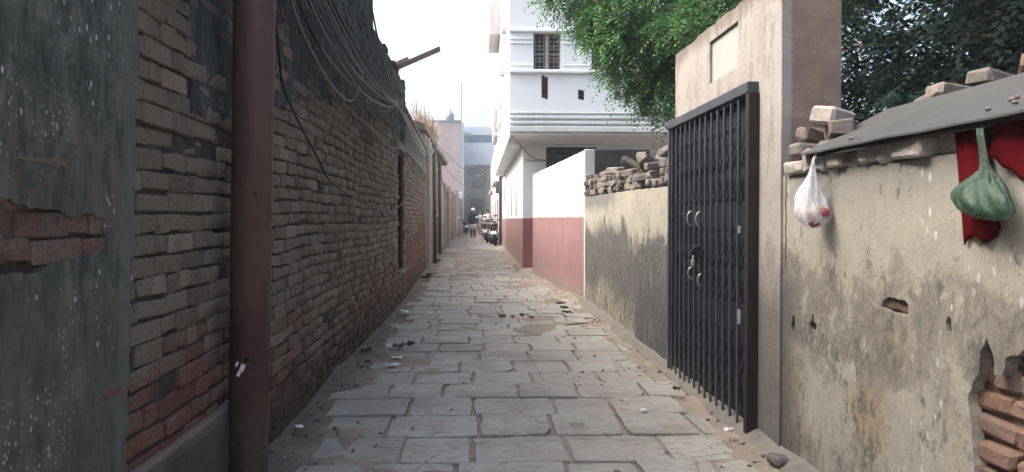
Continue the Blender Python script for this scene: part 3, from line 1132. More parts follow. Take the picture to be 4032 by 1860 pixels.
# plank jutting from the wall top
pb = MB()
a, b = Vector((-1.25, 10.30, 3.13)), Vector((-.515, 10.30, 3.455))
pb.bar(a, b, .10, .022)
plank = obj('jutting_plank', pb, M['wood_grey'], bevel=.003)
tag(plank, 'rusty angle iron jutting up over the alley from the top of the brick wall', 'beam')
pb = MB()
pb.bar(a + Vector((0, -.045, -.03)), b + Vector((.0, -.045, -.03)), .012, .06)
OFF[plank.name] = (0, 0, 0)
obj('flange', pb, M['wood_grey'], plank)
bs = tag(obj('brick', MB().obox(loc_rot_scale((-1.02, 10.31, 3.268), (0, -.416, .03)), (.20, .10, .05)), M['loose'], bevel=.007), 'flat brick piece holding down the jutting angle iron on the wall top', 'brick')

# ------------------------------------------------------------------ plaster house further left
hl = thing('plaster_house', 'low pale plastered house with dark eaves and pilasters on the left past the red brick', 'house', (-1.4, 24, 0))
def l3(yy):
    return -1.24 - (yy - 18.1) * .024
def lwall(mb, y0, y1, z0, z1, out0, out1, n=1):
    """block along the slanting left line, from out0 to out1 in front of it"""
    mb.prism([(y0, z0), (y1, z0), (y1, z1), (y0, z1)], lambda u, v: (l3(u) + out1, u, v), lambda u, v: (l3(u) + out0, u, v))
    return mb
obj('wall', lwall(lwall(MB(), 18.12, 26.0, -.1, 3.18, -.30, 0), 26.0, 31.0, -.1, 3.05, -.30, 0), M['left_plaster'], hl)
for yy in (18.25, 19.4, 22.3, 26.2, 29.6):
    obj('pilaster', lwall(MB(), yy, yy + .34, -.08, 3.10, .003, .085), M['left_plaster'], hl)
for yy in (20.6, 26.0):
    obj('drain_pipe', MB().tube([(l3(yy) + .12, yy, -.05), (l3(yy) + .12, yy, 3.1)], .055, 8), M['grille'], hl, smooth=True)
wdw = obj('window', lwall(MB(), 23.3, 25.0, 1.35, 2.72, .004, .03), M['dark_in'], hl)
fr = MB()
lwall(fr, 23.2, 23.3, 1.25, 2.82, .004, .07); lwall(fr, 25.0, 25.1, 1.25, 2.82, .004, .07); lwall(fr, 23.3, 25.0, 2.72, 2.82, .004, .07); lwall(fr, 23.3, 25.0, 1.25, 1.35, .004, .07)
obj('window_frame', fr, M['frame_tan'], wdw)
for yy in (23.6, 24.0, 24.4, 24.75):
    obj('window_bar', lwall(MB(), yy, yy + .03, 1.35, 2.72, .032, .05), M['grille'], wdw)
for yy, w in ((22.85, .25), (27.0, 1.0), (28.4, .8)):
    obj('white_board', lwall(MB(), yy, yy + w, .42, 1.12, .004, .03), M['white_box'], hl)
rf = MB()
rg = []
for yy in np.arange(17.3, 29.4, .25):
    j = R.uniform(-.025, .025)
    rg.append([(-1.75, yy, 3.19), (-1.20 + j, yy, 3.19), (-1.19 + j, yy, 3.30 + j), (-1.34, yy, 3.37 + j), (-1.75, yy, 3.36)])
rf.rings(rg)
obj('roof_slab', rf, M['roof_edge'], hl)

def tuft(name, centre, spread, n, hgt, mat, seed, droop=.4):
    rr = np.random.default_rng(seed)
    co, lp, rn = [], [], []
    for k in range(n):
        c = np.array(centre) + rr.normal(0, 1, 3) * np.array(spread)
        a = rr.uniform(0, 6.283)
        d = np.array([math.cos(a), math.sin(a), 0])
        h = hgt * rr.uniform(.4, 1)
        lean = rr.uniform(.1, droop)
        tip = c + d * lean * h + np.array([0, 0, h])
        wv = np.array([-d[1], d[0], 0]) * .012
        i = len(co)
        co += [c - wv, c + wv, tip]
        lp += [i, i + 1, i + 2]
        rn += [rr.random()] * 3
    return raw_mesh(name, co, lp, [3] * n, mat, rnd=rn)
t = tuft('dry_grass', (-1.32, 19.6, 3.36), (.10, 1.3, .02), 900, .34, M['dry'], 5, .9)
tag(t, 'brown dry grass growing on the dark roof edge of the low left house', 'grass'); t['kind'] = 'stuff'

fw = thing('alley_wall', 'long hazy grey wall on the left beyond the plaster house', 'wall', (-1.7, 50, 0))
def far_seg(y0, y1, x0, x1, h0, h1):
    return MB().prism([(y0, -.1), (y1, -.1), (y1, h1), (y0, h0)], lambda u, v: (x0 + (x1 - x0) * (u - y0) / (y1 - y0), u, v), lambda u, v: (x0 - .35 + (x1 - x0) * (u - y0) / (y1 - y0), u, v))
obj('wall', far_seg(31.02, 42, -1.50, -1.62, 2.75, 2.8), M['left_grey'], fw)
obj('wall', far_seg(42.02, 58, -1.58, -1.66, 3.0, 3.1), M['left_plaster'], fw)
obj('wall', far_seg(58.02, 82, -1.66, -1.74, 3.3, 3.8), M['left_grey'], fw)
for yy in (33.5, 37.0, 44.0, 49):
    obj('pilaster', MB().box((-1.57, yy, -.05), (-1.44, yy + .4, 2.7)), M['left_plaster'], fw)
wb = tag(obj('meter_box', MB().box((-1.56, 60, 2.75), (-1.32, 60.6, 3.25)), M['white_box'], bevel=.02), 'small white box fixed on the far left wall above the walking man', 'box')

# far pink brick house, its tank, mast and the gateway building closing the alley
pb_ = thing('brick_house', 'hazy pink brick house with flat roof above the far left wall', 'house', (-5, 77, 0))
obj('wall', MB().box((-9.5, 76, -.1), (-1.78, 84, 10.6)), M['pinkbrick'], pb_)
obj('coping', MB().box((-9.6, 75.9, 10.6), (-1.74, 84, 10.78)), M['far_haze_blue'], pb_)
obj('corner_pier', MB().box((-1.777, 76.2, -.1), (-1.50, 77.2, 10.5)), M['far_white'], pb_)
for zz in (3.6, 7.0):
    obj('string_course', MB().box((-9.5, 75.93, zz), (-1.76, 75.998, zz + .18)), M['pinkbrick'], pb_)
tk = MB()
tk.rings([[( -2.94 + r_ * math.cos(a), 78 + r_ * math.sin(a), z_) for a in np.linspace(0, 2 * math.pi, 17)[:-1]] for r_, z_ in ((.44, 10.785), (.45, 11.55), (.40, 11.68), (.20, 11.85), (.13, 12.0), (.13, 12.12), (.02, 12.16))])
tag(obj('water_tank', tk, M['tank'], smooth=True), 'small blue grey water tank on the roof of the far pink house', 'water tank')
tag(obj('roof_mast', MB().tube([(-1.72, 76.1, 10.785), (-1.70, 76.1, 14.6)], .035, 6), M['cable_grey']), 'thin tall mast at the roof corner of the far pink house', 'mast')

eb = thing('gateway_building', 'hazy bluish building with arched gateway closing the end of the alley', 'building', (0, 84, 0))
fnE = lambda u, v, w: (u, 86.0 + w, v)
arch = [(-1.0, .0), (.52, .0), (.52, 3.45), (-1.0, 3.45)]
ar2 = [(-.98, 4.45)] + [(-.23 + .75 * math.cos(t_), 4.60 + .80 * math.sin(t_) ** .9 if math.sin(t_) > 0 else 4.6) for t_ in np.linspace(math.pi, 0, 13)] + [(.52, 4.45)]
obj('lower_wall', panel(rect(-2.0, -.1, 2.4, 7.0), [rect(-1.0, .02, .52, 3.5), ar2], fnE, .7), M['far_haze_blue'], eb)
obj('passage', MB().box((-2.0, 86.69, -.05), (2.4, 86.8, 7.0)), M['far_dark'], eb)
obj('side_pier', MB().box((.85, 85.75, -.05), (1.45, 85.998, 6.6)), M['left_plaster'], eb)
obj('upper_wall', MB().box((-2.0, 84.2, 7.0), (2.4, 87, 9.40)), M['far_white'], eb)
obj('teal_band', MB().box((-2.0, 84.35, 9.402), (2.4, 87, 10.25)), M['far_teal'], eb)
obj('parapet', MB().box((-2.05, 84.15, 10.252), (2.45, 87, 11.1)), M['far_white'], eb)
for xx in (-1.35, 1.3):
    mb = MB().rings([[(xx + r_ * math.cos(a), yy_, 10.68 + r_ * .8 * math.sin(a)) for a in np.linspace(0, 2 * math.pi, 17)[:-1]] for r_, yy_ in ((.36, 84.148), (.34, 84.05))])
    obj('round_boss', mb, M['far_white'], eb)
for xx in (-1.75, -.6, .6, 1.75):
    obj('bracket', MB().box((xx - .1, 84.4, 6.6), (xx + .1, 85.99, 6.998)), M['far_haze_blue'], eb)

# ------------------------------------------------------------------ right: near boundary wall
nw = thing('boundary_wall', 'low stained cream plastered wall at the near right with broken plaster', 'wall', (1.6, 2.5, 0))
fnR = lambda u, v, w: (WR + w, u, v)
patch = rough_poly([(1.4, .32), (2.275, .30), (2.285, .42), (2.30, .55), (2.318, .655), (2.295, .70), (2.27, .73), (2.262, .80), (2.235, .845), (2.205, .80), (2.20, .74), (2.165, .745), (2.15, .80), (2.10, .815), (2.05, .85), (1.95, .83), (1.4, .86)], .022, .006)
small = rough_poly([(2.655, .855), (2.79, .853), (2.84, .868), (2.835, .885), (2.79, .912), (2.68, .912), (2.655, .895)], .016, .004)
h1 = rough_poly([(3.63, .66), (3.665, .655), (3.675, .69), (3.66, .73), (3.64, .735), (3.63, .70)], .015, .004)
h2 = rough_poly([(3.40, .70), (3.46, .69), (3.48, .72), (3.45, .735), (3.445, .765), (3.425, .77), (3.42, .73), (3.39, .725)], .015, .004)
h3 = rough_poly([(2.405, .838), (2.432, .836), (2.438, .862), (2.425, .888), (2.408, .878)], .012, .003)
topl = rough_line((3.80, 1.41), (1.2, 1.40), .05, .007)
outl = rough_line((1.2, -.06), (3.80, -.06), .06, .003) + rough_line((3.80, -.06), (3.80, 1.41), .05, .005) + topl
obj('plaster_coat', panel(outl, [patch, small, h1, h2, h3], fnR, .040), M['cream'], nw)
obj('rubble_core', MB().box((WR + .052, 1.2, -.06), (1.74, 3.80, 1.405)), M['mud'], nw)
EX = [block_mesh('brick', (.190, .10, .066), .014, .009, M['exposed'], 50 + k) for k in range(8)]
EH = [block_mesh('brick', (.100, .10, .066), .015, .009, M['exposed'], 60 + k) for k in range(8)]
z = .22
r_i = 0
while z < .95:
    yy = 1.62 + (.11 if r_i % 2 else 0)
    while yy < 3.0:
        hd = R.random() < .35
        L = .106 if hd else .196
        inside = (yy < 2.40 and z < .90) or (2.6 < yy + L / 2 < 2.9 and .84 < z < .93)
        if inside and R.random() > .05:
            me = R.choice(EH if hd else EX)
            mesh_part('brick', me, nw, (WR + .073 + R.uniform(-.008, .012), yy + L / 2, z + .035), (R.gauss(0, .03), R.gauss(0, .04), QUAR + R.gauss(0, .03)), (1, 1, R.uniform(.9, 1.05)))
        yy += L + .010
    z += .078
    r_i += 1
mesh_part('brick', EX[1], nw, (WR + .062, 2.42, .86), (0, .05, QUAR))
mesh_part('brick', EX[2], nw, (WR + .066, 2.745, .882), (0, .03, QUAR + .04), (1.05, 1, .95))
# loose courses on the wall top
LB = [block_mesh('brick', (.225, .108, .070), .012, .008, M['loose'], 70 + k) for k in range(8)]
BK = [block_mesh('brick', (.125, .108, .075), .016, .010, M['loose'], 80 + k) for k in range(8)]
TB = [block_mesh('brick', (.225, .108, .070), .010, .008, M['top_brick'], 90 + k) for k in range(8)]
yy = 1.75
while yy < 3.70:
    t_ = R.random()
    bk = .035 if yy < 2.42 else .0
    if t_ < .55:      # headers, end towards the alley
        mesh_part('brick', R.choice(TB), nw, (WR + .082 + bk + R.uniform(-.012, .02), yy + .055, 1.442), (0, R.gauss(0, .04), R.gauss(0, .10)))
        yy += .118 + R.uniform(0, .025)
    elif t_ < .8:     # on edge
        mesh_part('brick', R.choice(TB), nw, (WR + .080 + bk + R.uniform(-.012, .015), yy + .036, 1.460), (QUAR + R.gauss(0, .04), 0, R.gauss(0, .06)))
        yy += .080 + R.uniform(0, .03)
    else:
        mesh_part('brick', R.choice(TB), nw, (WR + .025 + bk + R.uniform(-.008, .012), yy + .115, 1.442), (0, R.gauss(0, .03), QUAR + R.gauss(0, .05)))
        yy += .24
for p, e, b in (((1.60, 3.63, 1.52), (0, .05, .1), LB[0]), ((1.59, 3.42, 1.515), (.08, 0, .3), BK[1]), ((1.66, 3.44, 1.515), (0, .1, QUAR), LB[2]),
                ((1.60, 3.68, 1.60), (.1, .15, .2), BK[2]), ((1.66, 3.50, 1.59), (0, .2, 1.2), LB[4]), ((1.72, 3.70, 1.585), (0, 0, .1), LB[5]), ((1.80, 3.62, 1.52), (0, .0, 1.3), LB[6])):
    mesh_part('brick', b, nw, p, e)
tag(obj('stone_block', MB().obox(loc_rot_scale((1.63, 3.52, 1.665), (.16, .10, .55)), (.17, .13, .085)), M['top_brick'], bevel=.014), 'pale squarish stone block tilted on the rubble beside the gate pillar', 'stone')
for k, (p, e) in enumerate((((2.09, 3.06, 1.755), (0, .1, .4)), ((2.09, 2.84, 1.775), (.2, 0, 1.0)), ((2.08, 3.32, 1.745), (0, .1, .2)), ((2.10, 3.50, 1.735), (.1, .1, 1.4)))):
    mesh_part('brick', (EX if k == 1 else LB)[k], nw, p, e)
obj('inner_core', MB().box((2.0, 1.2, -.06), (2.2, 3.80, 1.70)), M['mortar'], nw)

# ------------------------------------------------------------------ gate portal
gp = thing('gate_portal', 'tall pinkish plastered gateway wall with square pillar around the black metal gate', 'gateway', (1.6, 4.8, 0))
fnP = lambda u, v, w: (WR - .012 + w, u, v)
G0, G1, GT = 4.17, 5.80, 1.90
outl = rough_line((3.785, -.06), (3.785, 2.43), .06, .004)
outl = [(3.785, -.06), (G0, -.06)] + [(G0, GT), (G1, GT), (G1, -.06), (5.875, -.06)] + rough_line((5.875, -.06), (5.87, 2.445), .06, .006) + rough_line((5.87, 2.445), (3.79, 2.43), .06, .010) + rough_line((3.79, 2.43), (3.785, -.06), .10, .003)
pq = rect(4.44, 2.075, 4.995, 2.345)
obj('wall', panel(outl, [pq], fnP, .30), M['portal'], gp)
obj('top', MB().box((WR + .0, 3.80, 2.405), (WR + .285, 5.86, 2.425)), M['portal'], gp)
obj('plaque', MB().box((WR + .006, 4.43, 2.065), (WR + .05, 5.005, 2.352)), M['marble'], gp)

gt = thing('metal_gate', 'closed blue-black collapsible metal gate with vertical bars and bright handles', 'gate', (WR, 5, 0))
XG = WR - .045
fr = MB().box((XG - .03, G0 - .07, 1.875), (XG + .035, 5.90, 1.935))
obj('top_channel', fr, M['gate'], gt, bevel=.004)
obj('end_post', MB().box((XG - .028, G0 - .085, .0), (XG + .034, G0 - .035, 1.872)), M['gate_red'], gt, bevel=.003)
obj('end_post', MB().box((XG - .02, 5.84, -.02), (XG + .034, 5.885, 1.872)), M['gate'], gt, bevel=.003)
obj('bottom_track', MB().box((XG - .02, G0 - .03, .004), (XG + .034, 5.835, .028)), M['gate'], gt)
bars = []
yb = G0 + .0
nb = 14
for k in range(nb):
    ybk = G0 - .012 + (5.80 - G0) * (k / (nb - 1)) ** .97
    bars.append(ybk)
    m2 = MB()
    m2.box((XG - .014, ybk - .010, .03), (XG - .010, ybk + .010, 1.872))
    m2.box((XG - .010, ybk - .010, .03), (XG - .002, ybk - .007, 1.872))
    m2.box((XG - .010, ybk + .007, .03), (XG - .002, ybk + .010, 1.872))
    obj('bar', m2, M['gate'], gt)
for z0 in (.12, .72, 1.30):
    for k in range(nb - 2):
        for s_ in (0, 1):
            a = (XG + .004 + s_ * .006, bars[k], z0 if s_ else z0 + .42)
            b = (XG + .004 + s_ * .006, bars[k + 2], z0 + .42 if s_ else z0)
            obj('lattice_strip', MB().bar(a, b, .004, .018, up=(0, 1, 0)), M['lattice'], gt)
gb = MB()
gb.box((XG + .03, G0 - .03, .0), (XG + .036, 5.72, 1.87))
for z0, z1 in ((0, .80), (.98, 1.10), (1.135, 1.15), (1.18, 1.20), (1.24, 1.29), (1.47, 1.53), (1.69, 1.87)):
    gb.box((XG + .03, 5.721, z0), (XG + .036, 5.765, z1))
gb.box((XG + .03, 5.766, 0), (XG + .036, 5.84, 1.87))
obj('backing_sheet', gb, M['gate_back'], gt)

def handle(yy, zz, parent, s=1.0):
    pts = [(XG - .018 - .034 * math.sin(t_) * s, yy, zz - .05 * math.cos(t_) * s) for t_ in np.linspace(0, math.pi, 9)]
    obj('handle', MB().tube(pts, .0055, 7), M['chrome'], parent, smooth=True)
handle(5.21, 1.20, gt); handle(5.00, 1.195, gt); handle(5.20, .83, gt, .8); handle(4.97, .80, gt, .8)
obj('latch', MB().bar((XG - .035, 5.16, .95), (XG - .035, 5.02, 1.02), .012, .035, up=(1, 0, 0)), M['gate'], gt)
lk = obj('padlock', MB().box((XG - .055, 5.065, .885), (XG - .035, 5.105, .925)), M['chrome'], gt, bevel=.004)
obj('shackle', MB().tube([(XG - .045, 5.085 + .013 * math.cos(t_), .925 + .028 * math.sin(t_)) for t_ in np.linspace(0, math.pi, 7)], .004, 6), M['chrome'], lk)
obj('bolt', MB().tube([(XG - .035, G0 + .02, .70), (XG - .038, G0 + .01, .62)], .010, 7), M['chrome'], gt)
obj('bolt', MB().tube([(XG - .035, G0 + .02, 1.16), (XG - .038, G0 + .02, 1.12)], .010, 7), M['chrome'], gt)

# ------------------------------------------------------------------ black-stained wall with loose bricks on top
mw = thing('boundary_wall', 'cream plastered wall stained black between the metal gate and the painted wall', 'wall', (1.6, 8.4, 0))
outl = [(5.88, -.06), (11.04, -.06)] + rough_line((11.04, -.06), (11.04, 1.505), .07, .004) + rough_line((11.04, 1.505), (7.38, 1.475), .06, .006) + rough_line((7.38, 1.475), (5.88, 1.45), .06, .005)
seam = rough_poly([(7.32, .30), (7.38, .28), (7.37, .36), (7.34, .40)], .02, .004)
obj('plaster_coat', panel(outl, [seam], fnR, .03), M['moss'], mw)
obj('raised_patch', panel(rough_poly([(5.89, -.05), (7.36, -.05), (7.36, .35), (7.33, .74), (7.30, .98), (5.89, 1.0)], .05, .007), [], lambda u, v, w: (WR - .014 + w, u, v), .0135), M['moss'], mw)
obj('core', MB().box((WR + .031, 5.885, -.06), (1.75, 11.04, 1.44)), M['mortar'], mw)

ls = thing('loose_brick_stack', 'untidy stack of old loose bricks along the top of the black-stained wall', 'bricks', (1.62, 8.4, 1.46))
for lay in range(5):
    yy = 5.93
    while yy < 11.0:
        zb = 1.475 + (yy - 5.9) * .007
        topz = 1.665 + (yy - 5.9) * .036 + .035 * math.sin(yy * 2.3)
        zc = zb + .04 + lay * .074
        t_ = R.random()
        if t_ < .5:
            me, e, st = R.choice(LB), (R.gauss(0, .06), R.gauss(0, .08), R.gauss(0, .22)), .125
        elif t_ < .75:
            me, e, st = R.choice(LB), (R.gauss(0, .08), R.gauss(0, .08), QUAR + R.gauss(0, .2)), .24
        else:
            me, e, st = R.choice(BK), (R.gauss(0, .15), R.gauss(0, .15), R.uniform(0, 3)), .145
        if zc + .03 < topz and R.random() > .06 + .03 * lay:
            mesh_part('brick', me, ls, (WR + .115 + R.uniform(-.03, .03) + (-.03 if st > .2 else 0), yy + st / 2, zc), e)
        yy += st + R.uniform(0, .03)
for k in range(10):
    yy = R.uniform(6.0, 8.4)
    mesh_part('brick', R.choice(LB), ls, (WR + .13 + R.uniform(-.03, .05), yy, 1.70 + (yy - 6) * .03 + .03 * R.random()), (R.gauss(0, .5), R.gauss(0, .4), R.uniform(0, 3)))

gw = MB().box((1.66, 12.0, -.1), (2.66, 12.2, 2.285))
gwo = tag(obj('cement_wall', gw, M['cement_dark'], bevel=.01), 'dark grey cement wall standing behind the loose brick stack', 'wall')

# ------------------------------------------------------------------ pink and white painted wall
pw = thing('painted_wall', 'freestanding garden wall painted white above and pink below at right of the alley', 'wall', (1.35, 13.8, 0))
A0, A1 = Vector((1.515, 11.06)), Vector((1.155, 16.6))
pd = (A1 - A0).normalized()
pn = Vector((-pd.y, pd.x)) * 1.0       # towards the alley
if pn.x > 0:
    pn = -pn
plen = (A1 - A0).length
def pfn(d):
    return lambda u, v: (A0.x + pd.x * u + pn.x * d, A0.y + pd.y * u + pn.y * d, v)
obj('wall', MB().prism([(0, 1.205), (plen, 1.205), (plen, 2.14), (0, 2.18)], pfn(0), pfn(-.13)), M['white_wall'], pw, bevel=.006)
obj('dado', MB().prism([(.0, -.06), (plen, -.06), (plen, 1.203), (.0, 1.203)], pfn(.004), pfn(-.13)), M['pink'], pw)
obj('dado_edge', MB().prism(rough_line((0.0, 1.2), (plen, 1.2), .07, .004) + [(plen, 1.2), (plen, 1.225)] + rough_line((plen, 1.225), (0.0, 1.222), .07, .009), pfn(.0055), pfn(.0005)), M['pink'], pw)
obj('end_strip', MB().prism([(-.05, -.06), (-.002, -.06), (-.002, 2.185), (-.05, 2.185)], pfn(.012), pfn(-.135)), M['white_wall'], pw, bevel=.004)
obj('base_skirt', MB().prism([(0, -.06), (plen, -.06), (plen, .05), (0, .06)], pfn(.05), pfn(.005)), M['cement'], pw, bevel=.02)

# ------------------------------------------------------------------ white house
wh = thing('white_house', 'tall white two-storey house with ribbed mouldings overhanging the right side of the alley', 'house', (3, 22, 0))
YU, YL, XU, XL = 15.7, 17.9, .62, 1.01
fnU = lambda u, v, w: (u, YU + w, v)
win = [(1.10, 4.22, 1.655, 4.955), (2.28, 4.22, 2.86, 4.955), (3.5, 4.22, 4.1, 4.955)]
def vent(u0, v0, u1, v1):
    um = (u0 + u1) / 2
    d = (v1 - v0) * .06
    return [(u0, v0 + d), (um, v0 + d), (um, v0), (u1, v0), (u1, v1 - d), (um, v1 - d), (um, v1), (u0, v1)]
vents = [vent(1.265, 3.615, 1.40, 4.10), vent(2.01, 3.605, 2.14, 3.82), vent(2.75, 3.60, 2.875, 3.80), vent(3.5, 3.6, 3.63, 3.81)]
obj('upper_front', panel(rect(XU, 2.95, 7.5, 8.6), [rect(*w_) for w_ in win] + vents, fnU, .22), M['white'], wh)
obj('interior', MB().box((XU + .05, YU + .26, 3.02), (7.4, YU + .30, 8.5)), M['dark_in'], wh)
obj('upper_side', MB().box((XU, YU + .222, 2.953), (XU + .22, 31, 8.6)), M['white'], wh)
obj('soffit', MB().box((XU + .01, YU + .01, 2.90), (7.5, 31, 2.948)), M['soffit'], wh)
obj('upper_back', MB().box((XU + .23, 30.6, 2.953), (7.5, 31, 8.6)), M['white'], wh)
obj('upper_roof', MB().box((XU - .1, YU - .1, 8.602), (7.6, 31, 8.75)), M['white'], wh)
def mould(z0, z1, out, mat='white', name='moulding', x0=XU - .02, x1=7.5):
    obj(name, MB().box((x0, YU - out, z0), (x1, YU - .002, z1)), M[mat], wh, bevel=min(.012, out * .3))
mould(4.965, 5.02, .06, name='cornice')
for z0 in (4.815, 4.73, 4.29):
    for x0, x1 in ((XU, 1.075), (1.68, 2.25), (2.89, 3.47)):
        mould(z0, z0 + .030, .028, x0=x0, x1=x1)
mould(4.135, 4.205, .085, name='sill_ledge')
mould(3.325, 3.355, .04, 'white_band')
mould(3.215, 3.27, .05, 'white_band')
mould(3.105, 3.165, .055, 'white_band')
mould(2.952, 3.065, .065, 'white_band')
for u0, v0, u1, v1 in win:
    w_ = obj('window', MB().box((u0 + .001, YU + .14, v0), (u1 - .001, YU + .15, v1)), M['dark_in'], wh)
    um = (u0 + u1) / 2 - .0
    obj('mullion', MB().box((um - .035, YU + .05, v0), (um + .035, YU + .138, v1)), M['frame_tan'], w_)
    f_ = MB()
    f_.box((u0, YU + .06, v0), (u0 + .02, YU + .13, v1)); f_.box((u1 - .02, YU + .06, v0), (u1, YU + .13, v1)); f_.box((u0 + .02, YU + .06, v1 - .02), (u1 - .02, YU + .13, v1)); f_.box((u0 + .02, YU + .06, v0), (u1 - .02, YU + .13, v0 + .02))
    obj('window_frame', f_, M['frame_tan'], w_)
    vm = v0 + (v1 - v0) * .44
    for a, b in ((u0 + .02, um - .035), (um + .035, u1 - .02)):
        gr = MB()
        gr.box((a, YU + .09, vm - .018), (b, YU + .10, vm + .018))
        c_ = (a + b) / 2
        for xx in (a + .03, c_, b - .03):
            gr.box((xx - .005, YU + .085, v0 + .02), (xx + .005, YU + .095, v1 - .02))
        for cz in (vm + .13, vm - .11):
            for sx in (-1, 1):
                gr.torus((c_ + sx * .045, YU + .08, cz), (0, 1, 0), .035, .006, 12, 5)
        for zz in np.arange(v0 + .07, v1 - .03, .085):
            gr.box((a, YU + .086, zz - .003), (b, YU + .094, zz + .003))
        obj('grille', gr, M['grille_grey'], w_)
for k, (u0, v0, u1, v1) in enumerate(((1.265, 3.615, 1.40, 4.10), (2.01, 3.605, 2.14, 3.82), (2.75, 3.60, 2.875, 3.80), (3.5, 3.6, 3.63, 3.81))):
    vb = MB()
    vb.box((u0 + .001, YU + .12, v0), (u1 - .001, YU + .13, v1))
    for zz in np.arange(v0 + .03, v1 - .02, .06):
        vb.box((u0 + .003, YU + .06, zz), (u1 - .003, YU + .118, zz + .014))
    obj('vent', vb, M['vent_brown'], wh)
# lower storey
fnF = lambda u, v, w: (u, YL + w, v)
jw = rect(1.55, 2.05, 2.74, 2.86)
obj('lower_front', panel(rect(XL, 1.205, 7.5, 2.898), [jw], fnF, .2), M['white'], wh)
obj('lower_front_base', MB().box((1.35, YL, -.05), (7.5, YL + .2, 1.203)), M['white'], wh)
j_ = obj('lattice_window', MB().box((1.551, YL + .15, 2.051), (2.739, YL + .16, 2.859)), M['dark_in'], wh)
for rr_ in range(7):
    zz = 2.06 + rr_ * .115
    obj('jali_bar', MB().box((1.552, YL + .05, zz), (2.738, YL + .14, zz + .028)), M['jali'], j_)
    for cc in range(4):
        xx = 1.552 + .15 * (rr_ % 2) + cc * .30
        if xx < 2.69 and zz + .115 < 2.86:
            obj('jali_bar', MB().box((xx, YL + .052, zz + .029), (xx + .035, YL + .138, zz + .114)), M['jali'], j_)
obj('corner_dado', MB().box((XL - .004, YL - .006, -.05), (1.349, YL + .20, 1.203)), M['pink_deep'], wh)
fnS = lambda u, v, w: (XL + w, u, v)
sw = [rect(20.9, 1.27, 21.25, 2.24), rect(23.7, 1.27, 24.1, 2.24), rect(26.6, 1.27, 27.0, 2.2), rect(30.0, 1.85, 31.3, 2.40)]
obj('alley_front', panel(rect(YL + .202, 1.205, 34, 2.898), sw, fnS, .18), M['white_wall'], wh)
obj('alley_dado', MB().box((XL - .004, YL + .202, -.05), (XL + .16, 34, 1.203)), M['pink'], wh)
for p_ in sw:
    w_ = obj('slit_window', MB().box((XL - .015, p_[0][0] + .002, p_[0][1] + .002), (XL + .03, p_[1][0] - .002, p_[2][1] - .002)), M['shutter'], wh)
    obj('window_frame', MB().box((XL - .02, p_[0][0] - .05, p_[2][1] + .002), (XL + .0, p_[1][0] + .05, p_[2][1] + .05)), M['white_wall'], w_)
obj('doorstep', MB().box((XL - .16, YL - .25, -.05), (1.16, YL + 1.6, .055)), M['cement'], wh, bevel=.02)
# balconies on the alley side of the upper floor
for y0, y1, z0, z1, xo in ((22.6, 25.2, 6.55, 7.9, .30), (25.4, 28.6, 3.9, 5.4, .48)):
    b_ = MB()
    b_.box((xo, y0, z0), (XU - .002, y1, z0 + .12))
    b_.box((xo, y0, z0 + .122), (xo + .08, y1, z0 + .9))
    b_.box((xo + .081, y0, z0 + .122), (XU - .002, y0 + .08, z0 + .9))
    obj('balcony', b_, M['grey_house'], wh, bevel=.01)
for yy, zz in ((17.5, 5.4), (19.0, 4.7), (20.3, 4.1), (21.5, 3.7)):
    obj('bracket', MB().box((.50, yy, zz), (XU - .002, yy + .25, zz + .18)), M['grey_house'], wh, bevel=.01)
ac = tag(obj('meter_box', MB().box((.72, 33.5, 2.30), (.96, 34.1, 2.80)), M['grille'], bevel=.02), 'dark meter box under the overhang at the far end of the white house', 'box')

ph = thing('pink_house', 'narrow pale pink house beyond the white house on the right of the alley', 'house', (1.2, 45, 0))
obj('wall', MB().box((.98, 36, -.1), (5, 56, 5.2)), M['pinkhouse'], ph)
obj('pier', MB().box((.93, 35.9, -.1), (1.05, 36.6, 5.3)), M['grille'], ph)
obj('canopy', MB().box((.70, 38, 2.95), (.978, 44, 3.05)), M['grey_house'], ph)
obj('door', MB().box((.955, 40, -.05), (.978, 41.2, 2.2)), M['grille'], ph)
obj('window', MB().box((.955, 46, 1.2), (.978, 47.2, 2.2)), M['grille'], ph)
gh = thing('grey_house', 'pale grey house front far along the right side before the gateway', 'house', (1.4, 70, 0))
obj('wall', MB().box((1.15, 56.02, -.1), (6, 84, 6.4)), M['grey_house'], gh)
obj('canopy', MB().box((.85, 60, 3.3), (1.148, 70, 3.42)), M['grey_house'], gh)
obj('door', MB().box((1.12, 64, -.05), (1.148, 65.4, 2.4)), M['far_dark'], gh)

# ------------------------------------------------------------------ yard behind the right walls
yw = thing('yard_wall', 'dark old brick wall at the back of the yard behind the trees', 'wall', (12, 10, 0))
obj('wall', MB().box((12.0, -4, -.1), (12.3, 15.4, 4.2)), M['cement_dark'], yw)
obj('coping', MB().box((11.95, -4, 4.202), (12.35, 15.4, 4.3)), M['roof_edge'], yw)

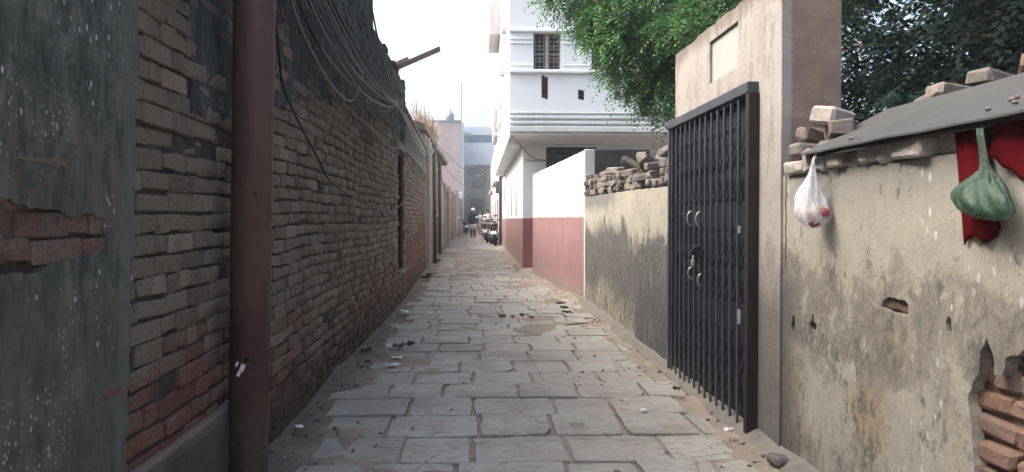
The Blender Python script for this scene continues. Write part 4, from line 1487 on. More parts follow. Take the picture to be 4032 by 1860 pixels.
# ------------------------------------------------------------------ trees
def make_tree(root, base, top, clumps, n_spray, leaf, mat, seed, spray=.26, nl=11, trunk_r=.16):
    rr = np.random.default_rng(seed)
    tb = MB()
    base, top = Vector(base), Vector(top)
    pts = [base, base.lerp(top, .35) + Vector((.06, -.05, 0)), base.lerp(top, .7) + Vector((-.04, .05, 0)), top]
    tb.tube(pts, [trunk_r * 1.25, trunk_r, trunk_r * .8, trunk_r * .55], 10)
    obj('trunk', tb, M['bark'], root, smooth=True)
    for k, (c, r_) in enumerate(clumps):
        if k % 2 == 0:
            c = Vector(c)
            s0 = base.lerp(top, .55 + .4 * (k % 5) / 5)
            mid = s0.lerp(c, .5) + Vector((0, 0, .18))
            obj('limb', MB().tube([s0, mid, c], [trunk_r * .42, trunk_r * .26, .012], 6), M['bark'], root, smooth=True)
    vol = np.array([r_[0] * r_[1] * r_[2] for _, r_ in clumps]) ** .75
    vol = vol / vol.sum()
    cnt = rr.multinomial(n_spray, vol)
    co, rn = [], []
    for (c, r_), q in zip(clumps, cnt):
        d = rr.normal(0, 1, (q, 3))
        d /= np.linalg.norm(d, axis=1)[:, None]
        rad_ = rr.uniform(.45, 1.0, q) ** .6 * rr.uniform(.8, 1.12, q)
        P = np.array(c) + d * rad_[:, None] * np.array(r_)
        tone = rr.uniform(.1, .75)
        for p, dd in zip(P, d):
            a = math.atan2(dd[1], dd[0]) + rr.normal(0, .9)
            pitch = rr.normal(-.35, .45)
            ax = np.array([math.cos(a) * math.cos(pitch), math.sin(a) * math.cos(pitch), math.sin(pitch)])
            sd = np.cross(ax, [0, 0, 1.0]); sd /= (np.linalg.norm(sd) + 1e-6)
            up = np.cross(sd, ax)
            L = spray * rr.uniform(.6, 1.25)
            t = np.linspace(.15, 1, nl)
            side = np.where(np.arange(nl) % 2 == 0, 1.0, -1.0)
            side[-1] = 0
            root_p = p + np.outer(t * L, ax) + np.outer(-.45 * L * t ** 2, [0, 0, 1.0])
            ld = ax * .55 + np.outer(side, sd) * .85 + np.outer(rr.normal(0, .25, nl) - .25, [0, 0, 1.0])
            ld /= np.linalg.norm(ld, axis=1)[:, None]
            ll = leaf[0] * rr.uniform(.75, 1.2, nl) * (1.1 - .35 * t)
            wv = np.cross(ld, up); wv /= (np.linalg.norm(wv, axis=1)[:, None] + 1e-6)
            tip = root_p + ld * ll[:, None]
            mid = root_p + ld * (ll * .42)[:, None]
            w_ = leaf[1]
            quad = np.stack([root_p, mid + wv * w_, tip, mid - wv * w_], 1)
            co.append(quad.reshape(-1, 3))
            tv = np.clip(tone + rr.normal(0, .18), 0, .97)
            if rr.random() < .018:
                tv = 1.0
            rn.append(np.full(nl * 4, tv))
    co = np.concatenate(co) - np.array(OFF[root.name])
    N = len(co)
    return raw_mesh('crown', co, np.arange(N), [4] * (N // 4), mat, root, np.concatenate(rn))

t1 = thing('neem_tree', 'bright green leafy tree drooping over the wall in front of the white house', 'tree', (3.6, 9.3, 0))
cl = [((1.15, 9.5, 4.05), (.40, .5, .28)), ((1.55, 9.3, 3.62), (.42, .5, .28)), ((1.95, 9.4, 3.10), (.46, .5, .36)), ((2.25, 9.2, 2.75), (.38, .45, .34)), ((2.6, 9.0, 2.95), (.5, .6, .5)),
      ((2.05, 9.6, 3.9), (.6, .7, .45)), ((2.9, 9.2, 3.6), (.7, .7, .5)), ((1.75, 9.9, 4.7), (.7, .8, .4)), ((2.8, 9.8, 4.6), (.8, .9, .5)), ((3.8, 9.2, 3.9), (.8, .9, .6)), ((3.5, 9.4, 3.0), (.6, .7, .5)),
      ((4.4, 9.6, 4.8), (.9, 1., .6)), ((3.4, 9.6, 5.5), (1., 1., .5)), ((2.42, 8.7, 2.50), (.26, .3, .22)), ((1.60, 9.0, 3.30), (.24, .3, .16)), ((2.3, 8.8, 3.3), (.4, .5, .3))]
make_tree(t1, (3.6, 9.3, -.05), (3.3, 9.4, 3.9), cl, 13000, (.080, .0125), M['leaf_green'], 11)

t2 = thing('broad_tree', 'dark dense tree filling the sky behind the gate pillar at upper right', 'tree', (5.2, 7.2, 0))
cl = []
rr = random.Random(4)
for k in range(34):
    cl.append(((rr.uniform(3.4, 7.4), rr.uniform(5.8, 9.0), rr.uniform(2.0, 5.2)), (rr.uniform(.5, .9), rr.uniform(.5, .9), rr.uniform(.35, .6))))
for k in range(30):  # unseen upper canopy, added to block skylight from the tree and sheet
    cl.append(((rr.uniform(2.7, 8.0), rr.uniform(2.6, 9.0), rr.uniform(4.3, 6.4)), (rr.uniform(.9, 1.3), rr.uniform(.9, 1.3), rr.uniform(.4, .6))))
make_tree(t2, (5.2, 7.2, -.05), (5.1, 7.3, 3.6), cl, 17000, (.105, .024), M['leaf_dark'], 21, .28, 9, .2)
t3 = thing('broad_tree', 'dark tree deeper in the yard behind the dense one at right', 'tree', (8.0, 5.5, 0))
cl = []
for k in range(30):
    cl.append(((rr.uniform(6.0, 10.5), rr.uniform(3.4, 9.5), rr.uniform(1.5, 5.6)), (rr.uniform(.8, 1.3), rr.uniform(.8, 1.3), rr.uniform(.5, .8))))
make_tree(t3, (8.0, 5.5, -.05), (8.0, 5.6, 3.4), cl, 11000, (.15, .042), M['leaf_dark'], 31, .4, 9, .2)
sh = thing('shrub', 'low silvery green shrub behind the rubble between pillar and sheet', 'shrub', (2.9, 4.7, 0))
cl = [((2.9, 4.9, 1.75), (.4, .5, .35)), ((3.3, 4.8, 1.8), (.5, .5, .4)), ((3.9, 4.6, 1.9), (.5, .5, .4)), ((2.75, 5.2, 1.5), (.4, .4, .4)), ((3.5, 5.2, 1.3), (.6, .5, .6))]
make_tree(sh, (3.2, 4.9, -.05), (3.2, 4.9, 1.5), cl, 1500, (.060, .016), M['leaf_dark'], 41, .2, 9, .05)

# ------------------------------------------------------------------ rusty pole
pole = MB()
pole.tube([(-.985, 3.3, -.1), (-.985 + .045, 3.3, 2.0), (-.985 + .125, 3.3, 5.6)], [.081, .085, .090], 24)
po = obj('pole', pole, M['rust'], smooth=True)
tag(po, 'thick rusty red-brown steel pole standing against the left brick wall', 'pole')
OFF[po.name] = (0, 0, 0)
for p_, r_ in (((-.955, 3.214, .62), .010), ((-.915, 3.216, 1.30), .008)):
    obj('bolt_hole', MB().tube([p_, (p_[0], p_[1] - .006, p_[2])], r_, 8), M['dark_in'], po)
for p_, w_, h_ in (((-.975, 3.2155, .585), .018, .03), ((-.998, 3.218, .60), .008, .02), ((-.99, 3.217, .56), .012, .022)):
    obj('paper_scrap', MB().obox(loc_rot_scale(p_, (0, .4, 0)), (w_, .002, h_)), M['paper'], po)

# ------------------------------------------------------------------ cables
def smooth_path(pts, n=8):
    P = [Vector(p) for p in pts]
    P = [P[0] * 2 - P[1]] + P + [P[-1] * 2 - P[-2]]
    out = []
    for i in range(1, len(P) - 2):
        for k in range(n):
            t = k / n
            a, b, c, d = P[i - 1], P[i], P[i + 1], P[i + 2]
            out.append(.5 * ((2 * b) + (c - a) * t + (2 * a - 5 * b + 4 * c - d) * t * t + (3 * b - a - 3 * c + d) * t ** 3))
    out.append(P[-2])
    return out

def cable(pts, r, mat, label, group=None):
    o = obj('cable', MB().tube(smooth_path(pts), r, 5), M[mat], smooth=True)
    return tag(o, label, 'cable', group)
GRP = 'cables bundled along the brick wall'
for k in range(13):
    dz, dx = R.uniform(-.16, .30), R.uniform(-.03, .05)
    sag = R.uniform(.0, .20)
    s_ = [(-.90, 3.36, 2.95 + dz * 1.5), (-1.0 + dx, 4.4 + R.uniform(-.2, .2), 2.55 + dz - sag * .6), (-1.0 + dx, 6.2 + R.uniform(-.3, .3), 2.42 + dz * .7 - sag), (-1.01 + dx, 8.3 + R.uniform(-.2, .2), 2.50 + dz * .3 - sag * .5), (-1.02, 9.80, 2.62 + R.uniform(-.03, .03)),
          (-1.02, 12.3, 2.46 + dz * .3), (-1.05, 15.4, 2.44 + dz * .25), (-1.16, 20.0, 2.95 + dz * .3)]
    cable(s_, .0055 + R.random() * .003, R.choice(['cable_grey', 'cable_grey', 'cable_black', 'cable_pale']), 'thin cable in the tangled bundle strung from the rusty pole along the brick wall', GRP)
cable([(-.90, 3.36, 2.4), (-1.03, 4.05, 2.06), (-1.03, 4.2, 1.86), (-1.035, 5.0, 1.60), (-1.035, 5.7, 1.43), (-1.03, 8.2, 1.285), (-1.02, 9.8, 1.34), (-1.02, 11.8, 1.62), (-1.03, 13.8, 1.98), (-1.05, 15.4, 2.40)], .007, 'cable_black', 'black cable hanging in the lowest long loop down past the narrow doorway')
cable([(-.90, 3.36, 2.75), (-1.0, 4.2, 2.36), (-1.0, 5.0, 2.14), (-.99, 5.6, 2.08), (-.99, 6.1, 2.12), (-1.0, 6.5, 2.28), (-1.03, 6.95, 2.48)], .009, 'cable_pale', 'pale cable with a hooked loop on the upper brick wall right of the pole')
cable([(-1.04, 5.2, 2.2), (-1.03, 6.2, 2.08), (-1.02, 8.2, 2.03), (-1.02, 9.6, 2.06), (-1.03, 10.9, 2.21)], .007, 'cable_grey', 'grey cable sagging just above the narrow doorway')
cable([(-1.03, 7.0, 3.5), (-1.03, 7.6, 3.20), (-1.03, 8.2, 2.96), (-1.03, 9.0, 2.78), (-1.02, 9.8, 2.64)], .010, 'cable_pale', 'thick pale cable running down from the wall top to the cable knot')
for k in range(6):
    c_ = Vector((-1.0, 9.8, 2.60)) if k < 3 else Vector((-1.04, 15.4, 2.42))
    w_ = .10 if k < 3 else .22
    pts = [c_ + Vector((.03 * math.sin(q * 1.7 + k), w_ * math.cos(q * 1.05 + k) * 1.2, .085 * math.sin(q * 1.05 + k * 2))) for q in range(8)]
    cable(pts, .006, 'cable_pale', 'coiled cable end in a knot hanging on the left wall', 'coiled cable ends on the left wall')
cable([(-1.16, 20, 3.2), (-.7, 30, 3.2), (-.1, 40, 3.4), (.95, 48, 4.4)], .012, 'cable_grey', 'cable crossing high over the far alley from left eaves to pink house')
cable([(-1.2, 22, 2.9), (-.7, 30, 2.55), (.1, 38, 2.6), (.93, 42, 3.0)], .011, 'cable_grey', 'lower cable sagging across the far alley above the walking man')
cable([(-1.16, 21, 3.05), (-1.2, 27, 2.2), (-1.3, 36, 1.9), (-1.4, 44, 2.4), (-1.5, 60, 3.0)], .011, 'cable_black', 'dark cable drooping along the far left wall to the white box')
cable([(.70, 15.9, 2.88), (1.05, 17.4, 2.70), (1.30, 17.84, 2.58), (1.56, 17.86, 2.54)], .010, 'cable_grey', 'grey cable under the overhang to the lattice window of the white house')
cable([(1.02, 17.86, 2.56), (1.25, 17.86, 2.535), (1.56, 17.86, 2.525)], .007, 'cable_grey', 'short level cable on the white house front left of the lattice window')

# ------------------------------------------------------------------ sheet roof, batten, bags, cloths
cs = thing('roof_sheet', 'grey sloping sheet laid over the near right wall as a small awning', 'awning', (1.5, 2.2, 1.5))
def sheet_z(x):
    return 1.490 + (x - 1.440) * .455
rgs = []
ns = 26
sm = MB()
top_r, bot_r = [], []
for k in range(ns + 1):
    t = k / ns
    yf = 1.0 + (3.416 - 1.0) * t
    yb_ = 1.0 + (3.640 - 1.0) * t
    row_t = []
    for q in range(7):
        s_ = q / 6
        x_ = 1.435 + .518 * s_
        y_ = yf + (yb_ - yf) * s_
        z_ = sheet_z(x_) + .0016 * math.sin(y_ * 5 + s_ * 2) + .0012 * math.sin(y_ * 17) * (1 - s_)
        row_t.append((x_ + .004 * math.sin(y_ * 11) * (q == 0), y_, z_))
    top_r.append(row_t)
for k in range(ns + 1):
    ring = top_r[k] + [(p[0], p[1], p[2] - .007) for p in reversed(top_r[k])]
    rgs.append(ring)
sm.rings(rgs)
obj('sheet', sm, M['sheet'], cs, smooth=False)
bt = MB()
rg = []
for k in range(13):
    yy = 1.05 + (3.34 - 1.05) * k / 12
    j = R.uniform(-.003, .003)
    rg.append([(1.449, yy, 1.487 + j), (1.449, yy, 1.466 + j * 2), (1.472, yy, 1.468 - j), (1.474, yy, 1.499)])
bt.rings(rg)
obj('batten', bt, M['batten'], cs)
obj('batten', MB().bar((1.74, 1.05, 1.594), (1.74, 3.3, 1.594), .04, .03), M['batten'], cs)
for yy in (2.0, 2.55, 3.05):
    obj('rafter', MB().bar((1.58, yy, 1.521), (1.90, yy + .03, 1.667), .035, .028), M['batten'], cs)
for k in range(9):
    x_, y_ = R.uniform(1.49, 1.61), R.uniform(2.0, 2.24)
    rk = MB().ball((x_, y_, sheet_z(x_) + .006), (R.uniform(.004, .012), R.uniform(.008, .024), .006), 7, 4)
    tag(obj('pebble', rk, M['loose' if k % 3 else 'exposed']), 'small chip of broken brick lying on the right end of the grey sheet', 'pebble', 'brick chips on the grey sheet')
tag(obj('pebble', MB().ball((1.50, 3.07, sheet_z(1.50) + .006), (.007, .02, .006), 7, 4), M['loose']), 'lone flat chip near the pointed end of the grey sheet', 'pebble')

def bag_rings(c, prof, seed, n=28, crease=.16, sx=1.0):
    rr_ = random.Random(seed)
    ph = [rr_.uniform(0, 6) for _ in range(4)]
    rgs = []
    for z_, r_, dx, dy, sq in prof:
        ring = []
        for j in range(n):
            a = 2 * math.pi * j / n
            f = 1 + crease * sq * (.5 * math.sin(5 * a + ph[0] + z_ * 18) + .35 * math.sin(9 * a + ph[1] - z_ * 30) + .3 * math.sin(14 * a + ph[2]))
            ring.append((c[0] + dx + sx * r_ * f * math.cos(a), c[1] + dy + r_ * f * math.sin(a), z_))
        rgs.append(ring)
    return rgs
bw = MB()
bw.rings(bag_rings((1.437, 3.278), [(1.4511, 0.0046, 0, 0.0, 0.2), (1.4362, 0.0069, 0, 0.0, 0.5), (1.4131, 0.0104, 0, 0.0023, 1), (1.3901, 0.015, 0.0, 0.0058, 1.3), (1.3555, 0.0265, -0.002, 0.0104, 1.3), (1.3325, 0.0346, -0.003, 0.0138, 1.2), (1.3152, 0.0415, -0.003, 0.0161, 1.1), (1.2922, 0.0495, -0.003, 0.0161, 1.0), (1.2749, 0.0553, -0.003, 0.0138, 0.9), (1.2576, 0.0611, -0.003, 0.0092, 0.7), (1.2403, 0.0657, -0.002, 0.0046, 0.55), (1.2253, 0.0668, -0.001, 0.0, 0.5), (1.2092, 0.0634, 0, -0.0046, 0.5), (1.1942, 0.0576, 0, -0.0069, 0.5), (1.1793, 0.0461, 0, -0.0046, 0.5), (1.1654, 0.03, 0, 0.0, 0.5), (1.1551, 0.0092, 0, 0.0046, 0.3)], 3, 44, .42))
b1 = obj('plastic_bag', bw, M['bag_white'], smooth=True)
tag(b1, 'thin white plastic bag with onions hanging from the sheet near the gate pillar', 'bag')
OFF[b1.name] = (0, 0, 0)
obj('tied_neck', MB().tube([(1.455, 3.278, 1.478), (1.44, 3.282, 1.453), (1.438, 3.278, 1.43)], [.010, .006, .009], 8), M['bag_white'], b1, smooth=True)
for k, (p_, r_, mt) in enumerate((((1.424, 3.252, 1.223), .032, 'onion_pale'), ((1.466, 3.243, 1.223), .029, 'onion'), ((1.430, 3.249, 1.186), .027, 'onion'), ((1.455, 3.305, 1.212), .026, 'onion'))):
    ob = MB().ball(p_, (r_, r_, r_ * .92), 14, 10)
    tag(obj('onion', ob, M[mt], smooth=True), ('pale brown onion at the left in the white plastic bag', 'reddish onion at the right side of the white plastic bag', 'dark pink onion at the bottom of the white plastic bag', 'small onion at the back of the white plastic bag')[k], 'onion')

bg_ = MB()
bg_.rings(bag_rings((1.440, 2.160), [(1.4592, 0.0115, 0, 0.0138, 0.9), (1.4304, 0.0115, 0, 0.0104, 1), (1.3958, 0.0115, 0, 0.0023, 1.2), (1.3613, 0.0138, 0, -0.0069, 1.3), (1.3405, 0.0207, 0, -0.0115, 1.2), (1.3244, 0.0392, 0, -0.0046, 1.0), (1.3129, 0.0553, 0, 0.0023, 0.9), (1.3014, 0.0714, 0, 0.0092, 0.8), (1.2899, 0.0876, 0, 0.0138, 0.7), (1.276, 0.0991, 0.0, 0.0138, 0.7), (1.2599, 0.106, 0.0, 0.0069, 0.7), (1.2438, 0.1048, 0, -0.0046, 0.7), (1.23, 0.1002, 0, -0.0161, 0.7), (1.2161, 0.0876, 0, -0.0323, 0.7), (1.2046, 0.0691, 0, -0.0461, 0.6), (1.1977, 0.0461, 0, -0.0553, 0.5), (1.1942, 0.0115, 0, -0.0599, 0.2)], 8, 48, .34, .42))
b2 = obj('plastic_bag', bg_, M['bag_green'], smooth=True)
tag(b2, 'bulging green plastic bag hanging in front of the red cloth at the right', 'bag')
tag(obj('vegetable_bundle', MB().rings(bag_rings((1.441, 2.160), [(1.3131, 0.0126, 0, 0.0, 1), (1.2943, 0.0524, 0, 0.0084, 1), (1.2628, 0.0806, 0, 0.0042, 1), (1.2325, 0.0712, 0, -0.0126, 1), (1.2136, 0.0126, 0, -0.0293, 1)], 12, 18, .2, .36)), cloth('grey_green_contents', (.10, .15, .11)), smooth=True), 'grey green bundle packed inside the green plastic bag', 'bundle')

def hanging_cloth(outline_fn, nu, nv, x0, seed, amp=.010):
    rgs_f = []
    for i in range(nv + 1):
        row_ = []
        v = i / nv
        for j in range(nu + 1):
            u = j / nu
            y_, z_ = outline_fn(u, v)
            dx = amp * (math.sin(u * 9 + seed) + .5 * math.sin(u * 21 + seed * 2 + v * 2)) * (.4 + .6 * v)
            row_.append((x0 + dx, y_, z_))
        rgs_f.append(row_ + [(p[0] + .003, p[1], p[2]) for p in reversed(row_)])
    return MB().rings(rgs_f)
def lerp(a, b, t):
    return a + (b - a) * t
def c1(u, v):
    # main strip: narrow fall behind the green bag with ragged hem
    yl = lerp(2.385, 2.328, v)
    yr = lerp(2.232, 2.150, v)
    hem = 1.117 + .047 * u + .016 * math.sin(u * 7) + .006 * math.sin(u * 19)
    return lerp(yl, yr, u), lerp(1.478, hem, v)
tag(obj('cloth', hanging_cloth(c1, 22, 16, 1.493, 1.0, .008), M['red_cloth'], smooth=True), 'long dark red cloth hanging from the sheet behind the green bag', 'cloth')
def c2(u, v):
    yl = lerp(2.180, 2.190, v)
    yr = lerp(1.82, 1.82, v)
    s_ = max(0, u - .0)
    hem = 1.384 - .074 * min(1, u * 3.4) ** 1.1 + .006 * math.sin(u * 33)
    return lerp(yl, yr, u), lerp(1.480, hem, v)
tag(obj('cloth', hanging_cloth(c2, 22, 12, 1.490, 4.0, .008), M['red_cloth'], smooth=True), 'shorter ragged dark red cloth hanging at the right edge of the sheet', 'cloth')

# ------------------------------------------------------------------ motorbikes
def make_bike(paint):
    root = thing('motorbike', '', 'motorbike')
    for yc, nm in ((.62, 0), (-.62, 1)):       # +y front, -y rear (towards the camera)
        w_ = obj('wheel', MB().torus((0, yc, .29), (1, 0, 0), .235, .055, 22, 8), M['tyre'], root, smooth=True)
        obj('rim', MB().torus((0, yc, .29), (1, 0, 0), .175, .014, 18, 5).tube([(-.05, yc, .29), (.05, yc, .29)], .05, 8), M['chrome'], w_, smooth=True)
        sp = MB()
        for k in range(6):
            a = k * math.pi / 3
            sp.tube([(0, yc, .29), (0, yc + .17 * math.cos(a), .29 + .17 * math.sin(a))], .008, 5)
        obj('spokes', sp, M['chrome'], w_)
    def arc(y0, r_, a0, a1, w_):
        return [[(s_ * w_, y0 + rr_ * math.cos(a), .29 + rr_ * math.sin(a)) for s_, rr_ in ((-1, r_ - .03), (-1, r_), (0, r_ + .025), (1, r_), (1, r_ - .03))] for a in np.linspace(a0, a1, 9)]
    obj('mudguard', MB().rings(arc(-.62, .33, rad(70), rad(195), .075)), M['bike_black'], root)
    obj('mudguard', MB().rings(arc(.62, .33, rad(20), rad(140), .065)), M['bike_black'], root)
    tank = []
    for yy, w_, z0, z1 in ((-.05, .10, .66, .80), (.05, .15, .64, .90), (.18, .17, .63, .95), (.32, .13, .66, .93), (.40, .06, .70, .86)):
        tank.append([(w_ * math.cos(a), yy, (z0 + z1) / 2 + (z1 - z0) / 2 * math.sin(a)) for a in np.linspace(0, 2 * math.pi, 13)[:-1]])
    obj('fuel_tank', MB().rings(tank), paint, root, smooth=True)
    st = []
    for yy, w_, z0, z1 in ((-.78, .07, .80, .86), (-.62, .13, .75, .87), (-.3, .15, .73, .85), (-.02, .12, .70, .80)):
        st.append([(w_, yy, z0), (w_, yy, z1 - .02), (w_ * .7, yy, z1), (-w_ * .7, yy, z1), (-w_, yy, z1 - .02), (-w_, yy, z0)])
    obj('seat', MB().rings(st), M['seat'], root)
    tl = []
    for yy, w_, z0, z1 in ((-.92, .06, .68, .78), (-.75, .12, .60, .76), (-.4, .15, .52, .74), (0, .12, .45, .70)):
        tl.append([(w_, yy, z0), (w_ * 1.05, yy, (z0 + z1) / 2), (w_, yy, z1), (-w_, yy, z1), (-w_ * 1.05, yy, (z0 + z1) / 2), (-w_, yy, z0)])
    obj('tail_body', MB().rings(tl), paint, root, bevel=.012)
    obj('tail_lamp', MB().box((-.075, -.955, .68), (.075, -.915, .76)), M['tail_red'], root, bevel=.012)
    obj('grab_rail', MB().tube(smooth_path([(.13, -.45, .80), (.13, -.8, .88), (0, -.95, .90), (-.13, -.8, .88), (-.13, -.45, .80)], 4), .013, 6), M['chrome'], root, smooth=True)
    obj('number_plate', MB().obox(loc_rot_scale((0, -.985, .535), (-.25, 0, 0)), (.235, .008, .135)), M['plate'], root, bevel=.003)
    obj('plate_bracket', MB().obox(loc_rot_scale((0, -.965, .57), (-.25, 0, 0)), (.10, .02, .22)), M['bike_black'], root)
    obj('engine', MB().box((-.15, -.12, .24), (.15, .26, .52)), M['grille'], root, bevel=.04)
    obj('frame', MB().tube([(0, .45, .85), (0, .30, .30), (0, -.25, .28), (0, -.35, .62)], .022, 6).tube([(0, .45, .85), (0, -.1, .66), (0, -.85, .70)], .02, 6), M['bike_black'], root)
    for s_ in (-1, 1):
        obj('fork', MB().tube([(s_ * .085, .62, .29), (s_ * .085, .42, .95)], .02, 6), M['chrome'], root)
        obj('shock_absorber', MB().tube([(s_ * .11, -.55, .34), (s_ * .11, -.42, .70)], .028, 7), M['chrome'], root)
        obj('swing_arm', MB().tube([(s_ * .08, -.10, .32), (s_ * .08, -.62, .29)], .02, 6), M['bike_black'], root)
        ind = obj('indicator', MB().ball((s_ * .16, -.90, .66), (.035, .03, .025), 8, 5), simple('amber_lens', (.55, .22, .03), .3), root)
        mr = obj('mirror', MB().rings([[(s_ * .36 + .065 * math.cos(a), yy, 1.20 + .045 * math.sin(a)) for a in np.linspace(0, 2 * math.pi, 11)[:-1]] for yy in (.30, .325)]), M['mirror'], root)
        obj('mirror_stalk', MB().tube([(s_ * .24, .34, 1.02), (s_ * .33, .335, 1.18)], .008, 5), M['bike_black'], mr)
        obj('footpeg', MB().tube([(s_ * .15, .0, .30), (s_ * .26, .0, .30)], .015, 6), M['bike_black'], root)
    obj('handlebar', MB().tube(smooth_path([(-.36, .26, 1.02), (-.24, .34, 1.02), (0, .44, .97), (.24, .34, 1.02), (.36, .26, 1.02)], 4), .015, 7), M['bike_black'], root, smooth=True)
    obj('headlamp', MB().ball((0, .56, .90), (.095, .09, .10), 12, 8), M['bike_black'], root, smooth=True)
    obj('exhaust', MB().tube([(.15, .2, .28), (.17, -.2, .24), (.18, -.80, .34)], [.025, .04, .045], 9), M['chrome'], root, smooth=True)
    obj('stand', MB().tube([(-.12, -.05, .28), (-.26, -.02, .01)], .012, 5), M['bike_black'], root)
    return root
bikes = [make_bike(M['bike_red']), make_bike(M['bike_blue']), make_bike(M['bike_black'])]
spots = [(.74, 34.6, -.06, 2, 'nearest parked motorbike with white number plate by the white house'),
         (.58, 36.6, .05, 1, 'second parked motorbike in the row behind the nearest one'),
         (.46, 38.8, -.08, 0, 'third parked motorbike in the hazy row on the right'),
         (.42, 41.2, .06, 1, 'fourth parked motorbike in the hazy row on the right'),
         (.34, 43.6, .0, 2, 'farthest parked motorbike in the row on the right'),
         (-1.05, 62.0, .12, 2, 'dark motorbike parked alone at the far left wall behind the man')]
used = set()
for x_, y_, rz, kk, lb in spots:
    o = bikes[kk] if kk not in used else copy_tree(bikes[kk])
    used.add(kk)
    o.location = (x_, y_, .0)
    o.rotation_euler = (0, rad(-5), rz)
    o.scale = (1.1, 1.1, 1.1)
    tag(o, lb, 'motorbike', 'motorbikes parked in the alley')

# ------------------------------------------------------------------ people
def skin_body(name, verts, edges, radii, mat, parent, sub=1):
    me = bpy.data.meshes.new(name)
    me.from_pydata(verts, edges, [])
    o = bpy.data.objects.new(name, me)
    COL.objects.link(o)
    md = o.modifiers.new('skin', 'SKIN')
    sv = me.skin_vertices[0].data
    for k, r_ in enumerate(radii):
        sv[k].radius = r_ if isinstance(r_, tuple) else (r_, r_)
        sv[k].use_root = (k == 0)
    ss = o.modifiers.new('sub', 'SUBSURF')
    ss.levels = ss.render_levels = sub
    dg = bpy.context.evaluated_depsgraph_get()
    me2 = bpy.data.meshes.new_from_object(o.evaluated_get(dg))
    me2.name = name
    bpy.data.objects.remove(o)
    me2.materials.clear()
    me2.materials.append(mat)
    for p in me2.polygons:
        p.use_smooth = True
    o2 = bpy.data.objects.new(name, me2)
    link(o2, parent)
    return o2

